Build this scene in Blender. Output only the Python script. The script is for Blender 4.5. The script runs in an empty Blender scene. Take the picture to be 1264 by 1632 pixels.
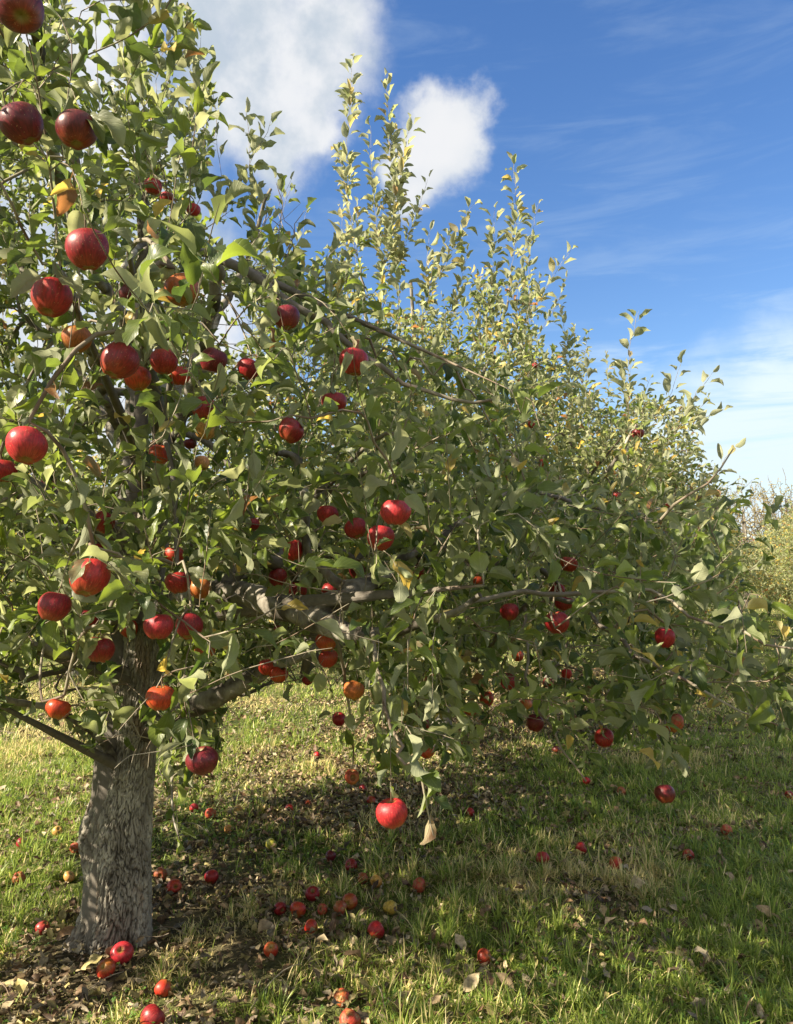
import bpy, math, random
import numpy as np
from math import radians, sin, cos, pi
from mathutils import Vector, Matrix, Euler

# ------------------------------------------------------------------ camera, sky, sun
sc = bpy.context.scene
COL = sc.collection
F, CX, CY = 1233.0, 632.0, 816.0           # focal length and centre of the photograph in its own pixels
PITCH = radians(5.3)
EYE = np.array([0.0, 0.0, 1.5])
cam_d = bpy.data.cameras.new('camera'); cam = bpy.data.objects.new('camera', cam_d); COL.objects.link(cam)
cam_d.sensor_fit = 'VERTICAL'; cam_d.sensor_height = 24.0; cam_d.lens = 24.0 * F / 1632.0
cam_d.clip_start = 0.02; cam_d.clip_end = 2000
cam.location = EYE; cam.rotation_euler = (radians(90) + PITCH, 0, 0)
sc.camera = cam

SUN_EL = radians(33); SUN_AZ = math.atan2(-0.93, -0.37)        # from the left, a little behind the camera
SUN = Vector((cos(SUN_EL) * sin(SUN_AZ), cos(SUN_EL) * cos(SUN_AZ), sin(SUN_EL)))
sun_d = bpy.data.lights.new('sun', 'SUN'); sun = bpy.data.objects.new('sun', sun_d); COL.objects.link(sun)
sun_d.energy = 5.0; sun_d.angle = radians(0.5); sun_d.color = (1.0, 0.885, 0.69)
sun.rotation_euler = SUN.to_track_quat('Z', 'Y').to_euler(); sun.location = (0, 0, 30)

sc.view_settings.view_transform = 'Standard'; sc.view_settings.look = 'None'
sc.view_settings.exposure = 1.60; sc.view_settings.gamma = 1.0
try: sc.view_settings.use_curve_mapping = False
except Exception: pass
sc.cycles.max_bounces = 6; sc.cycles.transparent_max_bounces = 4
sc.cycles.diffuse_bounces = 3; sc.cycles.transmission_bounces = 4; sc.cycles.glossy_bounces = 2
sc.cycles.caustics_reflective = False; sc.cycles.caustics_refractive = False

def P(px, py, d):
    """photo pixel and world depth Y -> world point"""
    u, v = (px - CX) / F, -(py - CY) / F
    dy = cos(PITCH) - v * sin(PITCH); dz = sin(PITCH) + v * cos(PITCH)
    s = d / dy
    return np.array([u * s, d, EYE[2] + dz * s])
def PG(px, py, z=0.0):
    u, v = (px - CX) / F, -(py - CY) / F
    dy = cos(PITCH) - v * sin(PITCH); dz = sin(PITCH) + v * cos(PITCH)
    s = (z - EYE[2]) / dz
    return np.array([u * s, dy * s, z])
def PROJ(p):
    p = np.atleast_2d(p); q = p - EYE
    f = q[:, 1] * cos(PITCH) + q[:, 2] * sin(PITCH)
    w = -q[:, 1] * sin(PITCH) + q[:, 2] * cos(PITCH)
    fs = np.where(f < 0.05, 0.05, f)
    return CX + F * q[:, 0] / fs, CY - F * w / fs, f
def DIR(px, py):
    v = P(px, py, 1.0) - EYE
    return v / np.linalg.norm(v)

# ------------------------------------------------------------------ node helpers
class NT:
    def __init__(s, tree): s.t = tree; s.n = tree.nodes; s.l = tree.links
    def new(s, typ, **kw):
        n = s.n.new(typ)
        for k, v in kw.items():
            if k == 'ins':
                for a, b in v.items(): s.put(n.inputs[a], b)
            else: setattr(n, k, v)
        return n
    def put(s, inp, v):
        if isinstance(v, bpy.types.NodeSocket): s.l.new(v, inp)
        else:
            try: inp.default_value = v
            except Exception: inp.default_value = (*v, 1.0)
    def math(s, op, a, b=0.0, c=0.0, clamp=False):
        n = s.new('ShaderNodeMath', operation=op, use_clamp=clamp); s.put(n.inputs[0], a); s.put(n.inputs[1], b); s.put(n.inputs[2], c)
        return n.outputs[0]
    def vmath(s, op, a, b=(0, 0, 0)):
        n = s.new('ShaderNodeVectorMath', operation=op); s.put(n.inputs[0], a)
        if op == 'SCALE': s.put(n.inputs['Scale'], b)
        else: s.put(n.inputs[1], b)
        return n.outputs['Value'] if op in ('LENGTH', 'DISTANCE', 'DOT_PRODUCT') else n.outputs[0]
    def noise(s, vec, scale, detail=3, rough=0.55, dist=0.0):
        n = s.new('ShaderNodeTexNoise'); s.put(n.inputs['Vector'], vec)
        n.inputs['Scale'].default_value = scale; n.inputs['Detail'].default_value = detail
        n.inputs['Roughness'].default_value = rough; n.inputs['Distortion'].default_value = dist
        return n.outputs['Fac']
    def smooth(s, v, lo, hi, a=0.0, b=1.0):
        n = s.new('ShaderNodeMapRange', interpolation_type='SMOOTHSTEP'); s.put(n.inputs[0], v)
        for i, x in zip((1, 2, 3, 4), (lo, hi, a, b)): s.put(n.inputs[i], x)
        return n.outputs[0]
    def mix(s, f, a, b):
        n = s.new('ShaderNodeMix', data_type='RGBA'); s.put(n.inputs[0], f); s.put(n.inputs[6], a); s.put(n.inputs[7], b)
        return n.outputs[2]
    def attr(s, name): return s.new('ShaderNodeAttribute', attribute_name=name)
    def bump(s, h, dist, strength=1.0):
        n = s.new('ShaderNodeBump'); s.put(n.inputs['Height'], h); n.inputs['Distance'].default_value = dist; n.inputs['Strength'].default_value = strength
        return n.outputs[0]
def material(name):
    m = bpy.data.materials.new(name); m.use_nodes = True; t = NT(m.node_tree); t.n.clear()
    out = t.new('ShaderNodeOutputMaterial')
    return m, t, out
def c4(r, g, b): return (r, g, b, 1.0)

# ------------------------------------------------------------------ world
world = bpy.data.worlds.new('World'); sc.world = world; world.use_nodes = True
w = NT(world.node_tree); w.n.clear()
wo = w.new('ShaderNodeOutputWorld'); bg = w.new('ShaderNodeBackground')
sky = w.new('ShaderNodeTexSky', sky_type='NISHITA', sun_disc=False)
sky.sun_elevation = SUN_EL; sky.sun_rotation = SUN_AZ; sky.altitude = 100; sky.air_density = 1.25; sky.dust_density = 0.35; sky.ozone_density = 2.2
geo = w.new('ShaderNodeTexCoord')
dirv = w.vmath('NORMALIZE', geo.outputs['Generated'])
sep = w.new('ShaderNodeSeparateXYZ'); w.put(sep.inputs[0], dirv)
n1 = w.new('ShaderNodeTexNoise'); w.put(n1.inputs['Vector'], dirv); n1.inputs['Scale'].default_value = 5.0; n1.inputs['Detail'].default_value = 7; n1.inputs['Roughness'].default_value = 0.56
wob = w.vmath('SCALE', w.vmath('SUBTRACT', n1.outputs['Color'], (0.5, 0.5, 0.5)), 0.16)
dw = w.vmath('ADD', dirv, wob)
def blobs(lst, vec):
    acc = None
    for (x, y, r) in lst:
        c = DIR(x, y)
        v = w.math('SUBTRACT', 1.0, w.math('DIVIDE', w.vmath('DISTANCE', vec, tuple(c)), r / F))
        acc = v if acc is None else w.math('SMOOTH_MAX', acc, v, 0.25)
    return acc
cumA = blobs([(400, 50, 120), (500, 95, 105), (465, 180, 95), (350, 180, 85), (430, 240, 60), (520, 225, 45), (330, -20, 90), (60, 60, 170), (160, 240, 150), (30, 330, 160), (230, 480, 170), (60, 620, 210), (330, 640, 150)], dw)
cumB = blobs([(722, 188, 66), (755, 205, 58), (728, 245, 74), (680, 235, 52), (690, 305, 52), (655, 270, 45)], dw)
wisp = w.math('MULTIPLY', w.math('SUBTRACT', w.noise(dirv, 13.0, 8, 0.6), 0.5), 1.0)
mA = w.smooth(w.math('ADD', cumA, wisp), -0.25, 0.50); mB = w.smooth(w.math('ADD', cumB, wisp), -0.12, 0.42)
fine = w.noise(dw, 9.0, 6, 0.6)
mA = w.math('MULTIPLY', mA, w.smooth(fine, 0.18, 0.5, 0.8, 1.0))
cum = w.math('MAXIMUM', mA, mB)
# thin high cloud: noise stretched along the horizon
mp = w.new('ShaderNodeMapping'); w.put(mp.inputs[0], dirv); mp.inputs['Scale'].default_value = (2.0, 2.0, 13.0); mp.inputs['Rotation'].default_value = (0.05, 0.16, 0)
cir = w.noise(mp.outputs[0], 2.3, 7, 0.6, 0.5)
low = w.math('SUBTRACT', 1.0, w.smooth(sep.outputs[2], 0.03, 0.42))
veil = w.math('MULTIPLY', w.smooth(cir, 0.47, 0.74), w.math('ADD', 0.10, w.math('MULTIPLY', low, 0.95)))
lowcl = w.math('MULTIPLY', w.smooth(blobs([(1270, 670, 120), (1180, 700, 100), (1210, 770, 140), (1330, 650, 120), (1090, 770, 110)], dw), -0.45, 0.35), w.smooth(cir, 0.26, 0.56))
haze_b = w.math('MULTIPLY', w.math('SUBTRACT', 1.0, w.smooth(sep.outputs[2], -0.02, 0.26)), 0.74)
thin = w.math('MAXIMUM', w.math('MAXIMUM', veil, lowcl), haze_b, clamp=True)
shade = w.noise(w.vmath('ADD', dw, (0.31, 0.2, 0.1)), 7.0, 4, 0.5)
litB = w.smooth(w.math('ADD', w.math('MULTIPLY', cumB, 0.5), w.math('ADD', w.math('MULTIPLY', shade, 0.7), w.math('MULTIPLY', sep.outputs[2], 2.2))), 1.25, 1.95)
cloud_col = w.mix(w.smooth(w.math('ADD', w.math('MULTIPLY', shade, 0.6), w.math('MULTIPLY', w.noise(dirv, 15.0, 6, 0.6), 0.4)), 0.40, 0.58), c4(3.1, 3.5, 3.9), c4(4.8, 4.85, 4.9))
cloud_col = w.mix(mB, cloud_col, w.mix(litB, c4(3.4, 3.8, 4.2), c4(4.9, 4.9, 4.9)))
skyc = w.new('ShaderNodeHueSaturation'); w.put(skyc.inputs['Color'], sky.outputs[0]); skyc.inputs['Saturation'].default_value = 1.27; skyc.inputs['Hue'].default_value = 0.512; skyc.inputs['Value'].default_value = 1.0
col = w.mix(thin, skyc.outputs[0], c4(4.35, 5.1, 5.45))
col = w.mix(w.math('MULTIPLY', cum, 0.93), col, cloud_col)
# unseen bright cloud added behind and above the camera to lift the fill light
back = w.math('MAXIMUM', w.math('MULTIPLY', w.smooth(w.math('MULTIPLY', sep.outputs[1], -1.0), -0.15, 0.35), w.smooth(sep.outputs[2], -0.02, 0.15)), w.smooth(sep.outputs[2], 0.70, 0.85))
fill_cloud = w.math('MULTIPLY', back, w.smooth(w.noise(dirv, 2.6, 5, 0.55), 0.36, 0.55))
col = w.mix(fill_cloud, col, c4(5.2, 5.05, 4.8))
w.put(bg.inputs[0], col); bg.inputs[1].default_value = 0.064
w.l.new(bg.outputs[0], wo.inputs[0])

# ------------------------------------------------------------------ numpy noise
def _h(ix, iy, iz, seed):
    n = (ix.astype(np.int64) * 374761393 + iy.astype(np.int64) * 668265263 + iz.astype(np.int64) * 2147483647 + seed * 974634777) & 0xffffffff
    n = ((n ^ (n >> 13)) * 1274126177) & 0xffffffff
    n = ((n ^ (n >> 16)) * 2246822519) & 0xffffffff
    return ((n ^ (n >> 15)) & 0xffffff) / float(0xffffff)
def vnoise(x, y, z=None, seed=0):
    x = np.asarray(x, float); y = np.asarray(y, float); z = np.zeros_like(x) if z is None else np.asarray(z, float)
    ix, iy, iz = np.floor(x), np.floor(y), np.floor(z); fx, fy, fz = x - ix, y - iy, z - iz
    sx, sy, sz = [f * f * (3 - 2 * f) for f in (fx, fy, fz)]
    r = 0
    for a in (0, 1):
        for b in (0, 1):
            for c in (0, 1):
                r = r + _h(ix + a, iy + b, iz + c, seed) * (sx if a else 1 - sx) * (sy if b else 1 - sy) * (sz if c else 1 - sz)
    return r
def fbm(x, y, z=None, seed=0, o=4):
    r, a, t = 0, 1.0, 0
    for k in range(o):
        r = r + a * vnoise(np.asarray(x) * 2 ** k, np.asarray(y) * 2 ** k, None if z is None else np.asarray(z) * 2 ** k, seed + k); t += a; a *= 0.5
    return r / t
def cells(x, y, seed=0):
    """F1, F2-F1 and id of a jittered cell pattern"""
    ix, iy = np.floor(x), np.floor(y); f1 = np.full(x.shape, 9.0); f2 = f1.copy(); idn = np.zeros(x.shape)
    for a in (-1, 0, 1):
        for b in (-1, 0, 1):
            cx, cy = ix + a, iy + b; z0 = np.zeros_like(cx)
            d = np.hypot(cx + _h(cx, cy, z0, seed) - x, cy + _h(cx, cy, z0, seed + 7) - y)
            k = _h(cx, cy, z0, seed + 13)
            cl = d < f1
            f2 = np.where(cl, f1, np.minimum(f2, d)); idn = np.where(cl, k, idn); f1 = np.minimum(f1, d)
    return f1, f2 - f1, idn
def norm(v): return v / np.maximum(np.linalg.norm(v, axis=-1, keepdims=True), 1e-9)

# ------------------------------------------------------------------ object helpers
def mesh_np(name, verts, quads=None, tris=None, mat=None, parent=None, smooth=True, attrs=None, uv=None):
    """one mesh object from arrays; attrs: {name: (n,4) or (n,)} on points"""
    me = bpy.data.meshes.new(name)
    verts = np.ascontiguousarray(verts, np.float32); me.vertices.add(len(verts)); me.vertices.foreach_set('co', verts.ravel())
    parts = []; starts = []; s = 0
    if quads is not None and len(quads):
        parts.append(np.asarray(quads, np.int32).ravel()); starts.append(s + 4 * np.arange(len(quads))); s += 4 * len(quads)
    if tris is not None and len(tris):
        parts.append(np.asarray(tris, np.int32).ravel()); starts.append(s + 3 * np.arange(len(tris))); s += 3 * len(tris)
    li = np.concatenate(parts); st = np.concatenate(starts).astype(np.int32)
    me.loops.add(len(li)); me.loops.foreach_set('vertex_index', li)
    me.polygons.add(len(st)); me.polygons.foreach_set('loop_start', st)
    if smooth: me.polygons.foreach_set('use_smooth', np.ones(len(st), bool))
    for k, a in (attrs or {}).items():
        a = np.asarray(a, np.float32)
        if a.ndim == 1:
            at = me.attributes.new(k, 'FLOAT', 'POINT'); at.data.foreach_set('value', a)
        else:
            at = me.attributes.new(k, 'FLOAT_COLOR', 'POINT'); at.data.foreach_set('color', a.ravel())
    me.update(calc_edges=True); me.validate(verbose=False)
    if mat: me.materials.append(mat)
    o = bpy.data.objects.new(name, me); COL.objects.link(o)
    if parent:
        o.parent = parent; o.matrix_parent_inverse = parent.matrix_basis.inverted() if False else Matrix.Translation(-Vector(parent.location))
    return o
def tag(o, label=None, cat=None, group=None, kind=None):
    if label: o['label'] = label
    if cat: o['category'] = cat
    if group: o['group'] = group
    if kind: o['kind'] = kind
    return o
def empty(name, loc):
    o = bpy.data.objects.new(name, None); COL.objects.link(o); o.location = Vector(loc); o.empty_display_size = 0.1
    return o

# ------------------------------------------------------------------ materials
def mat_leaf(name, gloss=0.42):
    m, t, out = material(name)
    c = t.attr('lc'); uvn = t.attr('luv'); s = t.new('ShaderNodeSeparateXYZ'); t.put(s.inputs[0], uvn.outputs['Vector'])
    u, v = s.outputs[0], s.outputs[1]
    au = t.math('ABSOLUTE', u)
    mid = t.math('SUBTRACT', 1.0, t.smooth(au, 0.02, 0.09))
    ph = t.math('FRACT', t.math('ADD', t.math('MULTIPLY', v, 8.0), t.math('MULTIPLY', au, -2.6)))
    side = t.math('SUBTRACT', 1.0, t.smooth(t.math('ABSOLUTE', t.math('SUBTRACT', ph, 0.5)), 0.02, 0.14))
    vein = t.math('MAXIMUM', mid, t.math('MULTIPLY', side, 0.45))
    oc = t.new('ShaderNodeTexCoord').outputs['Object']
    spots = t.smooth(t.noise(oc, 60, 3, 0.6), 0.60, 0.72)
    mott = t.noise(oc, 22, 3, 0.6)
    top = t.mix(t.math('MULTIPLY', vein, 0.35), c.outputs['Color'], c4(0.24, 0.30, 0.10))
    hs = t.new('ShaderNodeHueSaturation'); t.put(hs.inputs['Color'], top); t.put(hs.inputs['Value'], t.smooth(mott, 0.3, 0.7, 0.8, 1.25)); top = hs.outputs[0]
    top = t.mix(t.math('MULTIPLY', spots, 0.35), top, c4(0.14, 0.085, 0.03))
    und = t.mix(0.60, c.outputs['Color'], c4(0.33, 0.34, 0.22))
    und = t.mix(t.math('MULTIPLY', vein, 0.4), und, c4(0.45, 0.46, 0.30))
    g = t.new('ShaderNodeNewGeometry')
    colr = t.mix(g.outputs['Backfacing'], top, und)
    b = t.new('ShaderNodeBsdfPrincipled'); t.put(b.inputs['Base Color'], colr)
    t.put(b.inputs['Roughness'], t.math('ADD', gloss, t.math('MULTIPLY', g.outputs['Backfacing'], 0.35)))
    b.inputs['Specular IOR Level'].default_value = 0.45
    t.put(b.inputs['Normal'], t.bump(t.math('MULTIPLY', vein, -1.0), 0.0012, 0.7))
    tr = t.new('ShaderNodeBsdfTranslucent')
    hs2 = t.new('ShaderNodeHueSaturation'); t.put(hs2.inputs['Color'], c.outputs['Color']); hs2.inputs['Value'].default_value = 3.35; hs2.inputs['Saturation'].default_value = 1.08; hs2.inputs['Hue'].default_value = 0.494
    t.put(tr.inputs['Color'], hs2.outputs[0])
    mx = t.new('ShaderNodeMixShader'); mx.inputs[0].default_value = 0.34
    t.l.new(b.outputs[0], mx.inputs[1]); t.l.new(tr.outputs[0], mx.inputs[2]); t.l.new(mx.outputs[0], out.inputs[0])
    return m
M_LEAF = mat_leaf('apple_leaf')

def mat_bark():
    m, t, out = material('grey_bark')
    oc = t.new('ShaderNodeTexCoord').outputs['Object']
    cr = t.attr('crack').outputs['Fac']
    mp = t.new('ShaderNodeMapping'); t.put(mp.inputs[0], oc); mp.inputs['Scale'].default_value = (1, 1, 0.45)
    n1 = t.noise(mp.outputs[0], 14, 5, 0.65); n2 = t.noise(oc, 5, 3, 0.5); n3 = t.noise(mp.outputs[0], 70, 4, 0.7)
    base = t.mix(t.smooth(n1, 0.3, 0.7), c4(0.14, 0.122, 0.098), c4(0.345, 0.318, 0.268))
    base = t.mix(t.smooth(n2, 0.52, 0.7), base, c4(0.44, 0.41, 0.34))
    base = t.mix(t.math('MULTIPLY', t.smooth(n3, 0.5, 0.75), 0.5), base, c4(0.075, 0.06, 0.045))
    base = t.mix(t.math('MULTIPLY', t.smooth(t.noise(mp.outputs[0], 7, 3), 0.60, 0.66), 0.6), base, c4(0.17, 0.105, 0.065))
    lich = t.math('MULTIPLY', t.smooth(t.noise(oc, 23, 5, 0.65), 0.60, 0.66), t.smooth(t.noise(oc, 4, 2), 0.45, 0.6))
    base = t.mix(t.math('MULTIPLY', lich, 0.7), base, c4(0.30, 0.33, 0.22))
    base = t.mix(t.math('MULTIPLY', cr, 0.85), base, c4(0.035, 0.027, 0.02))
    b = t.new('ShaderNodeBsdfPrincipled'); t.put(b.inputs['Base Color'], base); b.inputs['Roughness'].default_value = 0.9
    b.inputs['Specular IOR Level'].default_value = 0.2
    h = t.math('ADD', t.math('MULTIPLY', n3, 0.6), t.math('ADD', n1, t.math('MULTIPLY', cr, -1.0)))
    t.put(b.inputs['Normal'], t.bump(h, 0.006, 0.9)); t.l.new(b.outputs[0], out.inputs[0])
    return m
M_BARK = mat_bark()
def mat_twig():
    m, t, out = material('twig_bark')
    oc = t.new('ShaderNodeTexCoord').outputs['Object']; r = t.attr('rad').outputs['Fac']
    n = t.noise(oc, 40, 4, 0.6); n2 = t.noise(oc, 7, 2)
    thin = t.mix(t.smooth(n2, 0.35, 0.65), c4(0.13, 0.085, 0.055), c4(0.27, 0.235, 0.17))
    thick = t.mix(n, c4(0.05, 0.04, 0.032), c4(0.17, 0.148, 0.118))
    col = t.mix(t.smooth(r, 0.003, 0.009), thin, thick)
    b = t.new('ShaderNodeBsdfPrincipled'); t.put(b.inputs['Base Color'], col); b.inputs['Roughness'].default_value = 0.75
    t.put(b.inputs['Normal'], t.bump(n, 0.002, 0.6)); t.l.new(b.outputs[0], out.inputs[0])
    return m
M_TWIG = mat_twig()

def mat_apple(name, rot=False):
    m, t, out = material(name)
    oi = t.new('ShaderNodeObjectInfo'); tc = t.new('ShaderNodeTexCoord'); oc = tc.outputs['Object']
    off = t.vmath('ADD', oc, t.vmath('SCALE', (3.1, 5.7, 9.3), t.math('MULTIPLY', oi.outputs['Random'], 4.0)))
    s = t.new('ShaderNodeSeparateXYZ'); t.put(s.inputs[0], oc)
    ang = t.math('ARCTAN2', s.outputs[1], s.outputs[0])
    cv = t.new('ShaderNodeCombineXYZ'); t.put(cv.inputs[0], t.math('MULTIPLY', t.math('COSINE', ang), 1.0)); t.put(cv.inputs[1], t.math('SINE', ang)); t.put(cv.inputs[2], t.math('ADD', t.math('MULTIPLY', s.outputs[2], 9.0), t.math('MULTIPLY', oi.outputs['Random'], 30)))
    streak = t.noise(cv.outputs[0], 9, 4, 0.7)
    blush = t.noise(off, 16, 2, 0.5)
    # object colour: R, G, B give the skin; alpha gives how much of it is blushed
    ground = t.mix(oi.outputs['Alpha'], c4(0.42, 0.36, 0.05), c4(0.30, 0.065, 0.022))
    f = t.smooth(t.math('ADD', t.math('MULTIPLY', blush, 0.9), t.math('MULTIPLY', streak, 0.6)), 0.34, 0.85)
    f2 = t.math('MULTIPLY', t.math('ADD', f, oi.outputs['Alpha']), 0.62, clamp=True)
    f2 = t.math('MULTIPLY', f2, t.smooth(t.math('ADD', s.outputs[2], t.math('MULTIPLY', t.math('SUBTRACT', blush, 0.5), 0.05)), -0.040, -0.012, 0.45, 1.0))
    skin = t.mix(f2, ground, oi.outputs['Color'])
    hs = t.new('ShaderNodeHueSaturation'); t.put(hs.inputs['Color'], skin); t.put(hs.inputs['Value'], t.smooth(streak, 0.32, 0.68, 0.58, 1.32)); skin = hs.outputs[0]
    top = t.smooth(s.outputs[2], 0.022, 0.034)
    rr = t.vmath('LENGTH', t.vmath('MULTIPLY', oc, (1, 1, 0)))
    cav = t.math('MULTIPLY', t.math('SUBTRACT', 1.0, t.smooth(rr, 0.004, 0.016)), 1.0)
    skin = t.mix(t.math('MULTIPLY', cav, 0.7), skin, c4(0.22, 0.20, 0.05))
    vo = t.new('ShaderNodeTexVoronoi'); t.put(vo.inputs['Vector'], oc); vo.inputs['Scale'].default_value = 170
    dots = t.math('MULTIPLY', t.math('SUBTRACT', 1.0, t.smooth(vo.outputs['Distance'], 0.10, 0.2)), 0.30)
    skin = t.mix(dots, skin, c4(0.55, 0.36, 0.17))
    dirt = t.smooth(t.noise(off, 55, 5, 0.7), 0.62, 0.74)
    skin = t.mix(t.math('MULTIPLY', dirt, 0.8 if rot else 0.30), skin, c4(0.10, 0.05, 0.025))
    if rot:
        rb = t.attr('rot').outputs['Fac']; skin = t.mix(rb, skin, t.mix(t.noise(oc, 60, 3), c4(0.10, 0.05, 0.02), c4(0.42, 0.24, 0.08)))
    b = t.new('ShaderNodeBsdfPrincipled'); t.put(b.inputs['Base Color'], skin)
    t.put(b.inputs['Roughness'], t.smooth(t.noise(off, 20, 3), 0.3, 0.7, 0.33, 0.52) if not rot else 0.5)
    b.inputs['Specular IOR Level'].default_value = 0.38
    b.inputs['Subsurface Weight'].default_value = 0.0
    b.inputs['Coat Weight'].default_value = 0.0
    t.put(b.inputs['Normal'], t.bump(t.noise(oc, 130, 2), 0.0006, 0.5)); t.l.new(b.outputs[0], out.inputs[0])
    return m
M_APPLE = mat_apple('apple_skin'); M_ROT = mat_apple('spoiled_apple_skin', True)
def mat_plain(name, col, rough=0.8, scale=60, var=0.3):
    m, t, out = material(name); oc = t.new('ShaderNodeTexCoord').outputs['Object']; n = t.noise(oc, scale, 3)
    b = t.new('ShaderNodeBsdfPrincipled'); t.put(b.inputs['Base Color'], t.mix(n, c4(*[c * (1 - var) for c in col]), c4(*[c * (1 + var) for c in col]))); b.inputs['Roughness'].default_value = rough
    t.l.new(b.outputs[0], out.inputs[0]); return m
M_STEM = mat_plain('apple_stem', (0.10, 0.065, 0.03))

def mat_blade():
    m, t, out = material('grass_blade')
    c = t.attr('lc').outputs['Color']
    b = t.new('ShaderNodeBsdfPrincipled'); t.put(b.inputs['Base Color'], c); b.inputs['Roughness'].default_value = 0.45; b.inputs['Specular IOR Level'].default_value = 0.35
    tr = t.new('ShaderNodeBsdfTranslucent'); hs = t.new('ShaderNodeHueSaturation'); t.put(hs.inputs['Color'], c); hs.inputs['Value'].default_value = 2.0; t.put(tr.inputs[0], hs.outputs[0])
    mx = t.new('ShaderNodeMixShader'); mx.inputs[0].default_value = 0.35
    t.l.new(b.outputs[0], mx.inputs[1]); t.l.new(tr.outputs[0], mx.inputs[2]); t.l.new(mx.outputs[0], out.inputs[0]); return m
M_BLADE = mat_blade()
def mat_dry():
    m, t, out = material('dry_leaf'); oc = t.new('ShaderNodeTexCoord').outputs['Object']
    c = t.attr('lc').outputs['Color']; n = t.noise(oc, 50, 4, 0.65)
    uvn = t.attr('luv'); s = t.new('ShaderNodeSeparateXYZ'); t.put(s.inputs[0], uvn.outputs['Vector'])
    mid = t.math('SUBTRACT', 1.0, t.smooth(t.math('ABSOLUTE', s.outputs[0]), 0.03, 0.10))
    hs = t.new('ShaderNodeHueSaturation'); t.put(hs.inputs['Color'], c); t.put(hs.inputs['Value'], t.smooth(n, 0.3, 0.7, 0.6, 1.3))
    b = t.new('ShaderNodeBsdfPrincipled'); t.put(b.inputs['Base Color'], t.mix(t.math('MULTIPLY', mid, 0.4), hs.outputs[0], c4(0.42, 0.33, 0.2))); b.inputs['Roughness'].default_value = 0.65
    tr = t.new('ShaderNodeBsdfTranslucent'); t.put(tr.inputs[0], hs.outputs[0])
    mx = t.new('ShaderNodeMixShader'); mx.inputs[0].default_value = 0.2
    t.l.new(b.outputs[0], mx.inputs[1]); t.l.new(tr.outputs[0], mx.inputs[2]); t.l.new(mx.outputs[0], out.inputs[0]); return m
M_DRY = mat_dry()
def mat_ground():
    m, t, out = material('orchard_soil'); oc = t.new('ShaderNodeTexCoord').outputs['Object']
    lush = t.attr('lush').outputs['Fac']
    a = t.noise(oc, 9, 6, 0.7); b2 = t.noise(oc, 55, 4, 0.7); c3 = t.noise(oc, 0.5, 4, 0.6)
    soil = t.mix(t.smooth(a, 0.3, 0.7), c4(0.05, 0.042, 0.024), c4(0.17, 0.14, 0.08))
    soil = t.mix(t.smooth(b2, 0.56, 0.7), soil, c4(0.34, 0.25, 0.155))
    gr = t.mix(t.smooth(b2, 0.3, 0.7), c4(0.03, 0.045, 0.012), c4(0.13, 0.15, 0.05))
    gr = t.mix(t.smooth(c3, 0.4, 0.65), gr, c4(0.17, 0.165, 0.065))
    colr = t.mix(t.smooth(t.math('ADD', lush, t.math('MULTIPLY', t.math('SUBTRACT', a, 0.5), 0.8)), 0.25, 0.7), soil, gr)
    b = t.new('ShaderNodeBsdfPrincipled'); t.put(b.inputs['Base Color'], colr); b.inputs['Roughness'].default_value = 0.95; b.inputs['Specular IOR Level'].default_value = 0.1
    t.put(b.inputs['Normal'], t.bump(t.math('ADD', a, b2), 0.02, 0.8)); t.l.new(b.outputs[0], out.inputs[0]); return m
M_GROUND = mat_ground()

# ------------------------------------------------------------------ ground
ROW = np.array([(-2.9, -0.7), (-1.22, 3.36), (0.42, 7.4), (2.25, 11.4), (4.3, 15.4), (6.2, 19.4), (8.1, 23.4), (10.0, 27.4), (11.9, 31.4), (13.8, 35.4)])
def gh(x, y):
    x = np.asarray(x, float); y = np.asarray(y, float)
    h = (fbm(x * 0.8 + 3, y * 0.8, seed=5) - 0.5) * 0.07 + (fbm(x * 5, y * 5, seed=9, o=3) - 0.5) * 0.028
    far = np.clip((np.hypot(x, y) - 12) / 30, 0, 1)
    return h * (1 - 0.7 * far) + 0.05 * np.exp(-((x + 1.22) ** 2 + (y - 3.36) ** 2) / 0.12)
def lushness(x, y):
    """1 = thick grass, 0 = bare soil and litter (a band under the tree row)"""
    x = np.asarray(x, float); y = np.asarray(y, float)
    c = x - (0.43 * y - 2.66)                     # metres right of the row line
    band = np.exp(-((c / 1.25) ** 2)) * 0.85
    n = fbm(x * 1.1, y * 1.1, seed=21, o=4)
    n2 = fbm(x * 3.3, y * 3.3, seed=31, o=3)
    tr = 0
    for (a, b) in ROW[1:4]: tr = tr + np.exp(-((x - a) ** 2 + (y - b) ** 2) / 0.30)
    return np.clip(0.90 + (n - 0.5) * 1.5 + (n2 - 0.5) * 1.0 - band * 0.36 - tr * 0.40 + 0.15 * np.clip(c / 2.5, 0, 1), 0.42 * np.clip((np.abs(c) - .8) * 1.5, 0, 1), 1)
def axis(lo_f, hi_f, step, lo, hi):
    a = list(np.arange(lo_f, hi_f, step)); s = step
    while a[-1] < hi: s *= 1.22; a.append(a[-1] + s)
    s = step
    while a[0] > lo: s *= 1.22; a.insert(0, a[0] - s)
    return np.array(a)
gx = axis(-5.0, 7.0, 0.035, -700, 700); gy = axis(1.2, 11.0, 0.035, -300, 1200)
GX, GY = np.meshgrid(gx, gy); gv = np.stack([GX, GY, gh(GX, GY)], -1).reshape(-1, 3)
nx, ny = len(gx), len(gy); idx = np.arange(nx * ny).reshape(ny, nx)
q = np.stack([idx[:-1, :-1], idx[:-1, 1:], idx[1:, 1:], idx[1:, :-1]], -1).reshape(-1, 4)
g = mesh_np('ground', gv, q, mat=M_GROUND, attrs={'lush': lushness(gv[:, 0], gv[:, 1])}); tag(g, kind='structure')

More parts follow.
